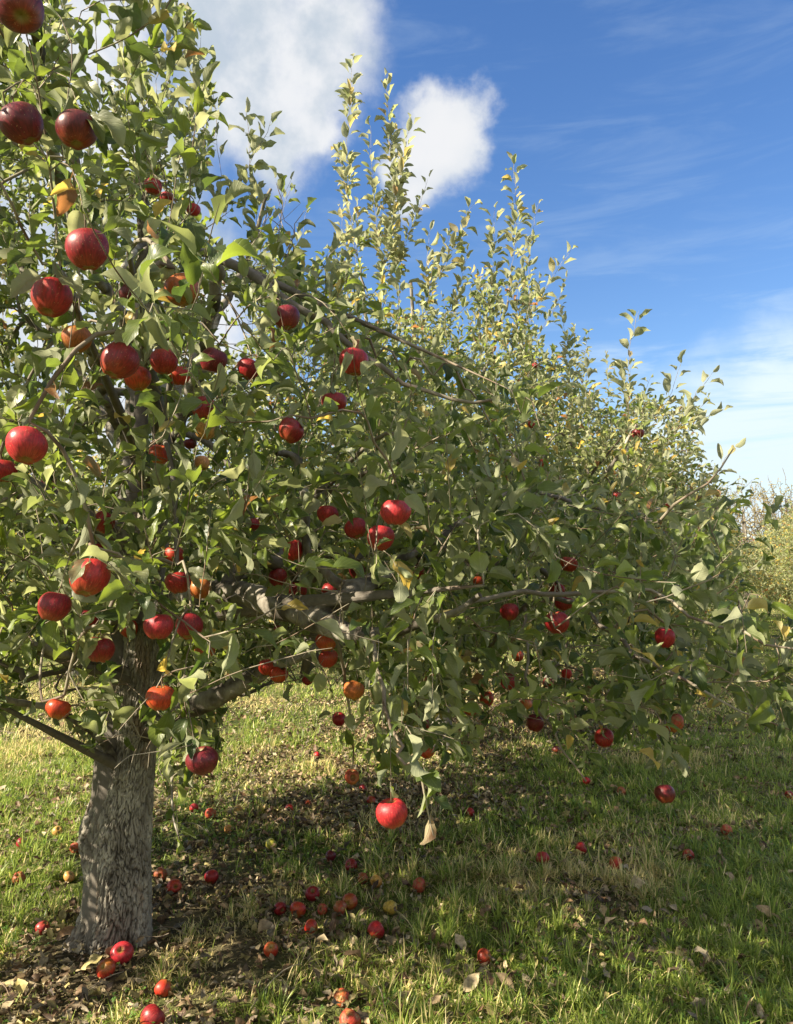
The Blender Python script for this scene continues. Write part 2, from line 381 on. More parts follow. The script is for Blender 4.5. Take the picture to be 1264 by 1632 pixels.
# ------------------------------------------------------------------ leaf templates
def leaf_template(rng, rows, cols, fold, curl, twist, wave, width, petiole=0.28, serr=0.0, ragged=0.0):
    """leaf along +Y, upper face +Z; returns verts, uv, quads"""
    t = np.linspace(0, 1, rows); u = np.linspace(-1, 1, cols)
    prof = np.sin(pi * np.clip(t, 0, 1) ** 0.86) ** 0.78 * (1 - 0.25 * t ** 3) * width
    prof[0] = 0.03; prof[-1] = 0.004
    if serr: prof = prof * (1 + serr * np.where(np.arange(rows) % 2, 1, -1) * (np.arange(rows) > 0) * (np.arange(rows) < rows - 1))
    # midrib curve bent in the Y-Z plane
    a = 0.35 - curl * t ** 1.2; dy = np.cos(a); dz = np.sin(a)
    yy = np.concatenate([[0], np.cumsum((dy[1:] + dy[:-1]) / 2)]) / (rows - 1); zz = np.concatenate([[0], np.cumsum((dz[1:] + dz[:-1]) / 2)]) / (rows - 1)
    V = np.zeros((rows, cols, 3)); UV = np.zeros((rows, cols, 2)); ph = rng.uniform(0, 6.28)
    for i in range(rows):
        nrm = np.array([0, -sin(a[i]), cos(a[i])]); tw = twist * t[i]
        ex = np.array([cos(tw), 0, 0]) + nrm * sin(tw)
        for j in range(cols):
            x = u[j] * prof[i]
            if ragged: x *= 1 + ragged * rng.uniform(-1, 1)
            f = fold * (0.6 + 0.4 * sin(pi * t[i]))
            up = abs(x) * sin(f) + wave * (u[j] ** 2) * sin(t[i] * 11 + ph + (2.0 if u[j] > 0 else 0)) * prof[i]
            V[i, j] = np.array([0, yy[i] + petiole, zz[i]]) + ex * x * cos(f) + nrm * up
            UV[i, j] = (u[j], t[i])
    ids = np.arange(rows * cols).reshape(rows, cols)
    Q = np.stack([ids[:-1, :-1], ids[:-1, 1:], ids[1:, 1:], ids[1:, :-1]], -1).reshape(-1, 4)
    V = V.reshape(-1, 3); UV = UV.reshape(-1, 2)
    if petiole > 0:
        n = len(V); pv = np.array([(-.012, 0, 0), (.012, 0, 0), (-.009, petiole * .5, -.03), (.009, petiole * .5, -.03), (-.012, petiole, 0), (.012, petiole, 0)])
        V = np.vstack([V, pv]); UV = np.vstack([UV, np.zeros((6, 2))]); Q = np.vstack([Q, [[n, n + 1, n + 3, n + 2], [n + 2, n + 3, n + 5, n + 4]]])
    return V, UV, Q
rngT = np.random.default_rng(3)
def tset(rows, cols, n, **k):
    out = []
    for i in range(n):
        out.append(leaf_template(rngT, rows, cols, fold=rngT.uniform(0.25, 1.15), curl=rngT.uniform(0.1, 1.7), twist=rngT.uniform(-0.9, 0.9), wave=rngT.uniform(0.10, 0.36), width=rngT.uniform(0.25, 0.34), **k))
    return out
T_HI = tset(11, 5, 14, serr=0.045); T_MID = tset(7, 3, 10); T_LOW = tset(4, 3, 6, petiole=0.15)
def dryset(n):
    return [leaf_template(rngT, 8, 5, fold=rngT.uniform(-0.3, 1.2), curl=rngT.uniform(-1.2, 2.6), twist=rngT.uniform(-1.2, 1.2), wave=rngT.uniform(0.2, 0.6), width=rngT.uniform(0.24, 0.36), petiole=0.2, ragged=0.12) for i in range(n)]
T_DRY = dryset(14)
T_DRYL = [leaf_template(rngT, 4, 3, fold=rngT.uniform(-0.3, 1.2), curl=rngT.uniform(-1.2, 2.6), twist=rngT.uniform(-1.2, 1.2), wave=rngT.uniform(0.2, 0.6), width=rngT.uniform(0.24, 0.36), petiole=0, ragged=0.12) for i in range(12)]

def place_leaves(name, T, pos, ydir, nrm, size, colr, mat, parent=None, rng=None, whole=None):
    """pos (n,3), ydir, nrm, size (n,), colr (n,3): all leaves of one crown as one mesh"""
    n = len(pos); y = norm(ydir); x = norm(np.cross(y, nrm)); z = np.cross(x, y)
    k = rng.integers(0, len(T), n); VV = []; QQ = []; UU = []; CC = []; base = 0
    for i, (V, UV, Q) in enumerate(T):
        s = np.where(k == i)[0]
        if not len(s): continue
        S = size[s][:, None, None]; wid = rng.uniform(0.85, 1.15, len(s))[:, None, None]
        v = (V[None, :, 0:1] * x[s][:, None] * wid + V[None, :, 1:2] * y[s][:, None] + V[None, :, 2:3] * z[s][:, None]) * S + pos[s][:, None]
        VV.append(v.reshape(-1, 3)); UU.append(np.tile(np.concatenate([UV, np.zeros((len(UV), 1))], 1), (len(s), 1)))
        CC.append(np.repeat(np.concatenate([colr[s], np.ones((len(s), 1))], 1), len(V), 0))
        QQ.append((Q[None] + (base + len(V) * np.arange(len(s)))[:, None, None]).reshape(-1, 4)); base += len(V) * len(s)
    V = np.vstack(VV); UU = np.vstack(UU); me_c = np.vstack(CC); Q = np.vstack(QQ)
    o = mesh_np(name, V, Q, mat=mat, parent=parent, attrs={'lc': me_c})
    at = o.data.attributes.new('luv', 'FLOAT_VECTOR', 'POINT'); at.data.foreach_set('vector', np.ascontiguousarray(UU, np.float32).ravel())
    return o

def leaf_colours(rng, n, yellow=0.05, olive=0.4, bright=1.0):
    a = rng.uniform(0, 1, (n, 1)); dark = np.array([0.026, 0.046, 0.011]); mid = np.array([0.124, 0.160, 0.028]); ol = np.array([0.200, 0.205, 0.105])
    c = dark * (1 - a) + mid * a
    o = (rng.uniform(0, 1, (n, 1)) < olive) * rng.uniform(0.2, 1, (n, 1)); c = c * (1 - o) + ol * o
    yv = rng.uniform(0, 1, n) < yellow; c[yv] = np.array([0.36, 0.27, 0.07]) * rng.uniform(0.6, 1.15, (yv.sum(), 1))
    br = rng.uniform(0, 1, n) < yellow * 0.35; c[br] = np.array([0.17, 0.085, 0.035]) * rng.uniform(0.6, 1.3, (br.sum(), 1))
    return c * rng.uniform(0.8, 1.2, (n, 1)) * bright

# ------------------------------------------------------------------ tubes
def tube(pts, rad, sides, rough=0.0, seed=0, cap=True):
    pts = np.asarray(pts, float); rad = np.asarray(rad, float); n = len(pts)
    tan = norm(np.gradient(pts, axis=0)); ref = np.array([0.31, 0.95, 0.1]) if abs(tan[0] @ np.array([0.31, 0.95, 0.1])) < 0.9 else np.array([1.0, 0, 0])
    V = []; a = np.linspace(0, 2 * pi, sides, endpoint=False); side = None
    for i in range(n):
        s = ref - tan[i] * (ref @ tan[i]) if side is None else side - tan[i] * (side @ tan[i])
        side = s / np.linalg.norm(s); b = np.cross(tan[i], side)
        r = rad[i]
        if rough: r = r * (1 + rough * (vnoise(np.cos(a) * 1.6 + seed, np.sin(a) * 1.6, np.full(sides, i * 0.35), seed) - 0.5))[:, None]
        V.append(pts[i] + (np.cos(a)[:, None] * side + np.sin(a)[:, None] * b) * r)
    V = np.vstack(V); I = np.arange(n * sides).reshape(n, sides); J = np.roll(I, -1, 1)
    Q = np.stack([I[:-1], J[:-1], J[1:], I[1:]], -1).reshape(-1, 4)
    return V, Q, np.repeat(rad, sides)
class Acc:
    def __init__(s): s.v = []; s.q = []; s.r = []; s.n = 0
    def add(s, V, Q, r): s.v.append(V); s.q.append(Q + s.n); s.r.append(r); s.n += len(V)
    def build(s, name, mat, parent):
        r = np.concatenate(s.r)
        return mesh_np(name, np.vstack(s.v), np.vstack(s.q), mat=mat, parent=parent, attrs={'rad': r})
def spline(pts, step=0.05):
    """Catmull-Rom through pts (k, 3 or 4), resampled"""
    p = np.asarray(pts, float); p = np.vstack([2 * p[0] - p[1], p, 2 * p[-1] - p[-2]]); out = []
    for i in range(1, len(p) - 2):
        L = np.linalg.norm(p[i + 1, :3] - p[i, :3]); m = max(2, int(L / step))
        for t in np.linspace(0, 1, m, endpoint=False):
            out.append(0.5 * (2 * p[i] + (p[i + 1] - p[i - 1]) * t + (2 * p[i - 1] - 5 * p[i] + 4 * p[i + 1] - p[i + 2]) * t ** 2 + (-p[i - 1] + 3 * p[i] - 3 * p[i + 1] + p[i + 2]) * t ** 3))
    out.append(p[-2]); return np.array(out)

# ------------------------------------------------------------------ tree growth
def in_poly(x, y, poly):
    x = np.asarray(x); y = np.asarray(y); c = np.zeros(x.shape, bool); n = len(poly)
    for i in range(n):
        x1, y1 = poly[i]; x2, y2 = poly[(i + 1) % n]
        if y1 == y2: continue
        k = ((y1 > y) != (y2 > y)) & (x < (x2 - x1) * (y - y1) / (y2 - y1) + x1); c ^= k
    return c
class Skeleton:
    def __init__(s): s.P = np.zeros((0, 3)); s.par = []; s.D = np.zeros((0, 3)); s.R = []; s.tag = []
    def add(s, pts, parent, rad=None, tg=0):
        pts = np.atleast_2d(pts); n0 = len(s.P)
        prev = s.P[parent] if parent >= 0 else pts[0] - np.array([0, 0, 0.05])
        d = norm(np.diff(np.vstack([prev, pts]), axis=0))
        s.P = np.vstack([s.P, pts]); s.D = np.vstack([s.D, d])
        s.par += [parent if i == 0 else n0 + i - 1 for i in range(len(pts))]
        s.R += list(np.zeros(len(pts)) if rad is None else rad); s.tag += [tg] * len(pts)
        return list(range(n0, n0 + len(pts)))
    def nearest(s, a, lim=None):
        return int(np.argmin(((s.P[:lim] - a) ** 2).sum(1)))
def grow(sk, A, rng, axis_pt, outline=None, *, shoot=(0.12, 0.34), wob=0.02, step=0.055, up=0.55, droop_z=1.3):
    """join every attractor to the nearest wood; returns the list of leafy runs"""
    runs = []
    d0 = np.array([np.min(((sk.P - a) ** 2).sum(1)) for a in A]); A = A[np.argsort(d0)]
    for a in A:
        pref = np.linalg.norm(sk.P - a, axis=1)
        v = a - sk.P; cosv = (v * sk.D).sum(1) / np.maximum(pref, 1e-6)
        i = int(np.argmin(pref * (1.25 - 0.3 * cosv))); dist = pref[i]
        if dist < 0.03: continue
        p0 = sk.P[i]; c = p0 + sk.D[i] * dist * 0.3 + np.array([0, 0, dist * 0.12]) + rng.normal(0, 0.05 * dist, 3)
        m = max(3, int(dist / step)); t = np.linspace(0, 1, m + 1)[1:, None]
        path = (1 - t) ** 2 * p0 + 2 * t * (1 - t) * c + t * t * a + rng.normal(0, wob, (m, 3)) * np.sin(t * pi) * min(1, dist)
        # leafy shoot beyond the attractor
        out = norm(a - axis_pt); L = rng.uniform(*shoot)
        uz = up if a[2] > droop_z else up - 0.9 * min(1, (droop_z - a[2]) / 0.7)
        sd = norm(out * 0.5 + np.array([0, 0, uz]) + rng.normal(0, 0.42, 3) + norm(path[-1] - path[-2]) * 0.5)
        if outline is not None:
            e = a + sd * L; ex_, ey_, ef_ = PROJ(e)
            if ef_[0] > .3 and -50 < ex_[0] < 1314 and ey_[0] < 1700 and not in_poly(ex_, ey_, outline)[0]:
                if ey_[0] > 1050 or ey_[0] < 420 or rng.uniform() < .8: L = 0.05
        k = max(3, int(L / 0.045)); sh = []; q = path[-1].copy(); dd = sd.copy()
        for j in range(k):
            dd = norm(dd + np.array([0, 0, 0.05 if a[2] > droop_z else -0.07]) + rng.normal(0, 0.06, 3)); q = q + dd * L / k; sh.append(q.copy())
        ids = sk.add(np.vstack([path, sh]), i)
        runs.append((ids, m))
    return runs
def pipe_radii(sk, r0=0.0013, ex=2.35):
    n = len(sk.P); acc = np.zeros(n); kids = np.zeros(n, int); R = np.zeros(n)
    for i in range(n):
        if sk.par[i] >= 0: kids[sk.par[i]] += 1
    for i in range(n - 1, -1, -1):
        if kids[i] == 0: acc[i] = r0 ** ex
        R[i] = acc[i] ** (1 / ex)
        if sk.par[i] >= 0: acc[sk.par[i]] += (R[i] * 1.012) ** ex
    ex_r = np.array(sk.R); return np.where(ex_r > 0, np.maximum(ex_r, np.minimum(R, ex_r * 1.15)), np.minimum(R, 0.028))
def wood_mesh(sk, R, acc, skip=None):
    n = len(sk.P); kids = [[] for _ in range(n)]
    for i in range(n):
        if sk.par[i] >= 0: kids[sk.par[i]].append(i)
    starts = [(i, -1) for i in range(n) if sk.par[i] < 0]; done = 0
    while starts:
        i, p = starts.pop(); ch = [] if p < 0 else [p]; rr = [] if p < 0 else [min(R[p], R[i] * 1.15)]
        while True:
            ch.append(i); rr.append(R[i]); k = kids[i]
            if not k: break
            b = max(k, key=lambda j: (sk.tag[j] == sk.tag[i]) * 10 + R[j])
            starts += [(j, i) for j in k if j != b]; i = b
        if skip is not None and len(ch) > 1 and sk.tag[ch[-1]] in skip: continue
        # drop explicit limb pieces that are built as their own part
        if skip is not None:
            keep = [c for c in range(len(ch)) if sk.tag[ch[c]] not in skip or c == 0]
            ch = [ch[c] for c in keep]; rr = [rr[c] for c in keep]
        if len(ch) < 2: continue
        rm = max(rr); sides = 3 if rm < 0.0028 else 5 if rm < 0.008 else 8 if rm < 0.02 else 12
        rr = np.array(rr); rr[-1] *= 0.5
        acc.add(*tube(sk.P[ch], rr, sides, rough=0.25 if rm > 0.006 else 0, seed=done % 50)); done += 1

def runs_to_leaves(sk, runs, rng, lsize, spacing, upright=False, dens=1.0, path_leaf=0.8):
    pos, yd, nr, sz = [], [], [], []
    for ids, m in runs:
        pts = sk.P[ids]; n = len(pts); seg = np.linalg.norm(np.diff(pts, axis=0), axis=1); cum = np.concatenate([[0], np.cumsum(seg)]); L = cum[-1]
        lo = max(0.0, L - rng.uniform(0.75, 1.0) * path_leaf); s = lo + rng.uniform(0, 0.02); ph = rng.uniform(0, 6.28)
        big = rng.uniform(0.8, 1.15)
        while s < L + 0.001:
            j = min(n - 2, int(np.searchsorted(cum, s, 'right') - 1)); f = (s - cum[j]) / max(seg[j], 1e-6); p = pts[j] * (1 - f) + pts[j + 1] * f
            td = norm(pts[j + 1] - pts[j]); tip = (L - s)
            nl = 1
            if s < L - 0.3 and rng.uniform() < 0.35: nl = rng.integers(3, 6)          # spur rosette on older wood
            for _ in range(nl):
                if rng.uniform() > dens: continue
                ph += 2.4 + rng.normal(0, 0.35)
                r = np.cross(td, [0, 0, 1.0]); r = r if np.linalg.norm(r) > 0.05 else np.array([1.0, 0, 0]); r = norm(r); b = np.cross(td, r)
                rad = r * cos(ph) + b * sin(ph)
                sp = (rng.uniform(0.55, 1.15) if not upright else rng.uniform(0.75, 1.3)) if tip > 0.03 else rng.uniform(0.1, 0.6)
                y = norm(td * cos(sp) + rad * sin(sp) + np.array([0, 0, (-0.22 if not upright else 0.05)]) + rng.normal(0, 0.16, 3))
                up = np.array([0, 0, 1.0]) * (0.8 if not upright else 0.25) + td * (0.45 if not upright else 0.9) - rad * 0.15 + rng.normal(0, 0.38, 3)
                if abs(norm(up) @ y) > 0.93: up = up + rng.normal(0, 1, 3)
                k = big * rng.uniform(0.68, 1.15) * (0.68 + 0.32 * min(1, tip / 0.08))
                pos.append(p); yd.append(y); nr.append(up); sz.append(lsize * k)
            s += spacing * rng.uniform(0.7, 1.4)
    return np.array(pos), np.array(yd), np.array(nr), np.array(sz)
def ellip_points(rng, n, c, r, inner=0.45):
    d = norm(rng.normal(0, 1, (n, 3))); k = (inner ** 3 + (1 - inner ** 3) * rng.uniform(0, 1, n)) ** (1 / 3)
    return np.array(c) + d * k[:, None] * np.array(r)
def thin_min(A, dmin, rng):
    """poisson-like thinning on a hash grid"""
    A = A[rng.permutation(len(A))]; seen = {}; out = []
    for a in A:
        k = tuple(np.floor(a / dmin).astype(int)); ok = True
        for dx in (-1, 0, 1):
            for dy in (-1, 0, 1):
                for dz in (-1, 0, 1):
                    for b in seen.get((k[0] + dx, k[1] + dy, k[2] + dz), ()):
                        if (a[0] - b[0]) ** 2 + (a[1] - b[1]) ** 2 + (a[2] - b[2]) ** 2 < dmin * dmin: ok = False
        if ok: seen.setdefault(k, []).append(a); out.append(a)
    return np.array(out)

#@@DATA
# ------------------------------------------------------------------ apples: pixel x, y, width in the photograph, colour class, label
# classes: m maroon, r red, b bright red, o orange-red, y yellow-green with blush, g yellow, p pale, x spoiled
HANG = [
(30, 12, 84, 'm', 'dark maroon apple cut by the top left corner of the photo'),
(35, 197, 72, 'm', 'dark maroon apple with a crease at the upper left edge of the tree'),
(122, 207, 72, 'm', 'shaded maroon apple behind a large leaf, right of the creased dark apple'),
(244, 297, 30, 'b', 'small bright red apple high in the crown, uppermost of three'),
(266, 316, 23, 'r', 'little red apple just under the bright one high in the crown'),
(308, 334, 26, 'b', 'small red apple high in the crown, lowest and rightmost of three'),
(139, 397, 70, 'r', 'large red apple with a curled twig and leaf hanging over its front'),
(82, 474, 66, 'r', 'large crimson apple with a long leaf lying across its lower right'),
(290, 462, 60, 'y', 'orange and green apple half hidden by leaves near a yellowed leaf'),
(208, 470, 40, 'm', 'dark red apple tucked between leaves left of the orange and green one'),
(123, 540, 50, 'y', 'green and orange apple in shade below the large crimson apple'),
(190, 575, 64, 'r', 'large red apple with a pale twig crossing its left side'),
(219, 603, 44, 'o', 'orange-red apple touching the underside of the apple crossed by a twig'),
(262, 576, 46, 'r', 'dull red apple hanging beneath a broad rounded leaf'),
(284, 598, 40, 'o', 'brownish orange apple below the dull red one under a broad leaf'),
(340, 574, 44, 'm', 'round dark red apple, left of a pair at equal height in the middle crown'),
(396, 588, 38, 'r', 'striped red apple, right of a pair at equal height in the middle crown'),
(457, 506, 46, 'm', 'dark red apple under a cap of leaves on the upper branch'),
(564, 576, 50, 'r', 'clear red apple alone at the right end of the upper branch'),
(533, 641, 42, 'r', 'red apple directly above two pale leaves in the middle crown'),
(464, 686, 44, 'r', 'red apple above the fork of the dark upright branch'),
(42, 710, 68, 'b', 'very large shining red apple at the left edge at mid height'),
(4, 750, 46, 'r', 'red apple cut by the left edge below the very large shining one'),
(76, 775, 26, 'r', 'small red apple low behind leaves right of the one cut by the edge'),
(254, 724, 36, 'o', 'orange-red apple in deep shade in front of the upper trunk'),
(325, 650, 40, 'r', 'red apple behind a folded pale leaf, uppermost of a cluster of four'),
(327, 684, 38, 'p', 'pale orange apple in the middle of the shaded cluster of four'),
(322, 738, 26, 'p', 'small pinkish apple at the bottom of the shaded cluster of four'),
(303, 707, 22, 'm', 'small dark apple at the left of the shaded cluster of four'),
(166, 832, 36, 'r', 'red apple in leaves straight above the big sunlit one'),
(157, 874, 18, 'b', 'tiny glimpse of bright red apple resting among leaves over the big sunlit one'),
(143, 920, 64, 'b', 'big sunlit pinkish red apple with a leaf over its top left'),
(86, 966, 50, 'r', 'dark red apple down left of the big sunlit one'),
(142, 985, 30, 'r', 'half hidden red apple below the big sunlit one'),
(278, 885, 34, 'o', 'glowing orange apple high on the front of the trunk'),
(284, 928, 42, 'r', 'red apple with a thin twig arching across it, below the glowing orange one'),
(319, 938, 36, 'y', 'yellow and red apple touching the right of the apple under the arching twig'),
(253, 998, 50, 'b', 'bright red apple with a gloss spot in front of the trunk, left of a pair'),
(302, 998, 44, 'r', 'red apple beside the trunk, right of a pair'),
(206, 1002, 30, 'o', 'partly hidden apple at the left edge of the trunk'),
(160, 1035, 46, 'r', 'red apple behind leaves at the left of the trunk fork'),
(327, 1036, 34, 'y', 'dull apple behind a hanging leaf below the pair by the trunk'),
(93, 1130, 38, 'o', 'reddish orange apple on the low left branch'),
(256, 1112, 48, 'o', 'orange-red apple in front of the lower fork of the trunk'),
(323, 1212, 50, 'm', 'deep red apple behind leaves low right of the trunk'),
(403, 836, 24, 'r', 'small red apple shaped like a crescent by a leaf, right of the upper trunk'),
(468, 877, 34, 'b', 'round red apple just left of the dark upright branch'),
(443, 920, 32, 'r', 'red apple above the big grey limb, leftmost of three'),
(475, 941, 30, 'r', 'red apple above the big grey limb, middle of three'),
(528, 941, 30, 'r', 'red apple above the big grey limb, rightmost of three'),
(522, 820, 36, 'r', 'red apple with a leaf before it, upper left of the four over the limb'),
(567, 842, 38, 'r', 'red apple second from the left of the four over the limb'),
(607, 857, 46, 'b', 'bright red apple partly behind two sunlit leaves, lowest of the four over the limb'),
(630, 816, 50, 'b', 'bright red apple behind sunlit leaves, highest right of the four over the limb'),
(569, 910, 28, 'm', 'dark red apple above the broken end of the grey limb'),
(531, 997, 26, 'r', 'red apple pressed against the grey limb'),
(520, 1022, 34, 'o', 'orange apple hanging right under the grey limb'),
(523, 1049, 32, 'o', 'orange-red apple, lowest of the bunch under the grey limb'),
(426, 1063, 30, 'o', 'orange-red apple, left one of a touching pair in shade'),
(444, 1074, 32, 'o', 'orange-red apple, right one of a touching pair in shade'),
(490, 1084, 17, 'r', 'very small red apple between the touching pair and the bunch'),
(564, 1100, 34, 'y', 'dull brownish red apple on a thin dark hanging twig'),
(443, 1003, 14, 'r', 'tiny red apple seen below the left end of the grey limb'),
(663, 911, 28, 'r', 'muted red apple behind leaves right of the broken limb end'),
(540, 1146, 22, 'b', 'small bright red apple above a drooping leaf'),
(561, 1238, 24, 'x', 'small hollowed red apple at the end of the thin dark hanging twig'),
(625, 1296, 51, 'b', 'large low red apple at the end of the hanging branch over the grass'),
(670, 1156, 30, 'r', 'shaded red apple behind the hanging branch'),
(682, 1198, 24, 'o', 'blurred orange-red apple below the shaded one behind the hanging branch'),
(762, 926, 18, 'o', 'small orange apple at the left end of the long pale branch'),
(888, 941, 26, 'r', 'red apple just above the long pale branch'),
(899, 960, 30, 'r', 'red apple crossed by the long pale branch'),
(888, 992, 40, 'r', 'large red apple below the long pale branch'),
(907, 899, 28, 'o', 'orange-red apple in shade above the long pale branch'),
(812, 975, 30, 'r', 'dull red apple left of the large one under the pale branch'),
(838, 998, 20, 'g', 'yellow-green apple between leaves under the pale branch'),
(1017, 691, 20, 'm', 'lone dark red apple high on the right of the second tree'),
(853, 582, 11, 'r', 'tiny red apple near the top of the second tree'),
(847, 677, 14, 'r', 'tiny red apple below the topmost one of the second tree'),
(866, 739, 17, 'o', 'small orange-red apple beside a short brown stick in the second tree'),
(983, 790, 14, 'r', 'tiny red apple under the lone high one of the second tree'),
(1066, 806, 10, 'b', 'pinkish dot of an apple far right in the row of trees'),
(1060, 1016, 34, 'b', 'red apple with bright cheek at the right end of the tree'),
(1048, 957, 12, 'b', 'tiny bright red apple just above the one with bright cheek'),
(810, 1086, 28, 'r', 'red apple with yellow cheek right of the second trunk'),
(776, 1114, 24, 'o', 'soft red apple left of the one with yellow cheek'),
(750, 1130, 24, 'o', 'faded orange-red apple behind a leaf left of the second trunk'),
(873, 1088, 18, 'r', 'small pinkish red apple right of the second trunk'),
(903, 1074, 18, 'b', 'small oval red apple above and right of the small pinkish one'),
(825, 1045, 20, 'o', 'small orange-red apple against the second trunk'),
(855, 1030, 11, 'r', 'tiny dark red apple high beside the second trunk'),
(838, 1124, 22, 'y', 'greenish red apple behind a drooping leaf at a bent twig'),
(853, 1152, 29, 'm', 'dark red apple hanging over the leaf litter'),
(963, 1176, 30, 'r', 'red apple hanging low over the grass, left of the wrinkled one'),
(1075, 1152, 31, 'x', 'wrinkled bright red apple with dark creases hanging low at the right'),
(1060, 1265, 33, 'm', 'crimson apple hanging lowest at the right over the grass'),
]
FALL = [
(34, 1344, 'r', 'red fallen apple in the grass at the far left'), (91, 1325, 'p', 'pale orange fallen apple behind the far left one'),
(120, 1351, 'x', 'bruised red fallen apple close left of the trunk'), (30, 1401, 'x', 'collapsed brown fallen apple at the left edge'),
(110, 1398, 'p', 'small pale fallen apple left of the trunk'), (68, 1482, 'r', 'red fallen apple on bare soil left of the trunk foot'),
(191, 1489, 'b', 'shiny red fallen apple resting against the trunk foot'), (309, 1288, 'b', 'pinkish fallen apple in sun behind and right of the trunk'),
(336, 1296, 'x', 'broken red fallen apple next to the pinkish one in sun'), (379, 1292, 'p', 'tan fallen apple in sunlit leaf litter'),
(364, 1321, 'p', 'small tan fallen apple at the edge of the trunk shadow'), (432, 1344, 'g', 'round yellow-green fallen apple'),
(256, 1394, 'x', 'brownish fallen apple beside the right side of the trunk'), (277, 1415, 'o', 'peach-red fallen apple right of the trunk'),
(337, 1398, 'r', 'dark red fallen apple in the shadow under the tree'), (169, 1540, 'o', 'orange-red fallen apple in grass in front of the trunk'),
(260, 1577, 'o', 'streaky red and yellow fallen apple in the near grass'), (243, 1626, 'r', 'large red fallen apple cut by the bottom edge at left'),
(432, 1514, 'o', 'small orange fallen apple among curled tan leaves'), (446, 1449, 'r', 'red fallen apple, leftmost of the central row'),
(475, 1450, 'o', 'yellow-cheeked fallen apple, second of the central row'), (498, 1424, 'r', 'red fallen apple set behind the central row'),
(557, 1437, 'o', 'dull orange fallen apple behind a tuft of grass'), (542, 1449, 'x', 'brownish red fallen apple under the dull orange one'),
(514, 1450, 'x', 'small brown fallen apple between the central row and the tuft'), (560, 1380, 'r', 'dim red fallen apple further back in the litter'),
(527, 1362, 'm', 'small dark pink fallen apple further back in the litter'), (496, 1479, 'o', 'orange-red fallen apple in a patch of sun, front of the central row'),
(599, 1482, 'b', 'bright red striped fallen apple in a patch of sun'), (622, 1448, 'g', 'yellow fallen apple behind the bright striped one'),
(578, 1400, 'x', 'small brown fallen apple in the shaded litter'), (600, 1404, 'p', 'tan fallen apple in the shaded litter'),
(545, 1590, 'x', 'withered dark red fallen apple near the bottom'), (558, 1629, 'x', 'brownish red fallen apple cut by the bottom edge'),
(772, 1526, 'o', 'lone orange-red fallen apple in sunlit clover'), (749, 1295, 'b', 'small red fallen apple right of the hanging branch'),
(592, 1278, 'o', 'orange fallen apple behind the low hanging apple'), (578, 1256, 'r', 'little red fallen apple under the hanging twig'),
(505, 1204, 'b', 'small red fallen apple on the far sunny grass'), (490, 1281, 'o', 'small orange fallen apple on sunny litter'),
(461, 1290, 'o', 'tiny orange fallen apple on sunny litter'), (738, 1188, 'b', 'small bright pink fallen apple beneath the second tree'),
(935, 1245, 'b', 'small red fallen apple behind the eaten one'), (990, 1261, 'x', 'eaten orange fallen apple in a patch of sun'),
(865, 1370, 'b', 'bright red fallen apple in shaded grass, left of three'), (926, 1352, 'r', 'red fallen apple in shaded grass, middle of three'),
(981, 1376, 'o', 'dull pink fallen apple in shaded grass, right of three'), (1097, 1363, 'r', 'flat looking red fallen apple out in the lane'),
(1258, 1267, 'r', 'red fallen apple at the far right edge of the lane'), (886, 1196, 'm', 'dark red fallen apple in the litter of the second tree'),
(1158, 1323, 'x', 'orange-brown fallen apple out in the lane'), (668, 1410, 'x', 'flattened brown fallen apple right of the shaded litter'),
]
APC = {'m': (0.115, 0.009, 0.014, 1.0), 'r': (0.24, 0.012, 0.015, 0.95), 'b': (0.36, 0.020, 0.024, 0.95), 'o': (0.36, 0.032, 0.014, 0.66), 'y': (0.34, 0.05, 0.02, 0.35), 'g': (0.45, 0.36, 0.06, 0.0), 'p': (0.52, 0.22, 0.09, 0.15), 'x': (0.36, 0.05, 0.025, 0.7)}

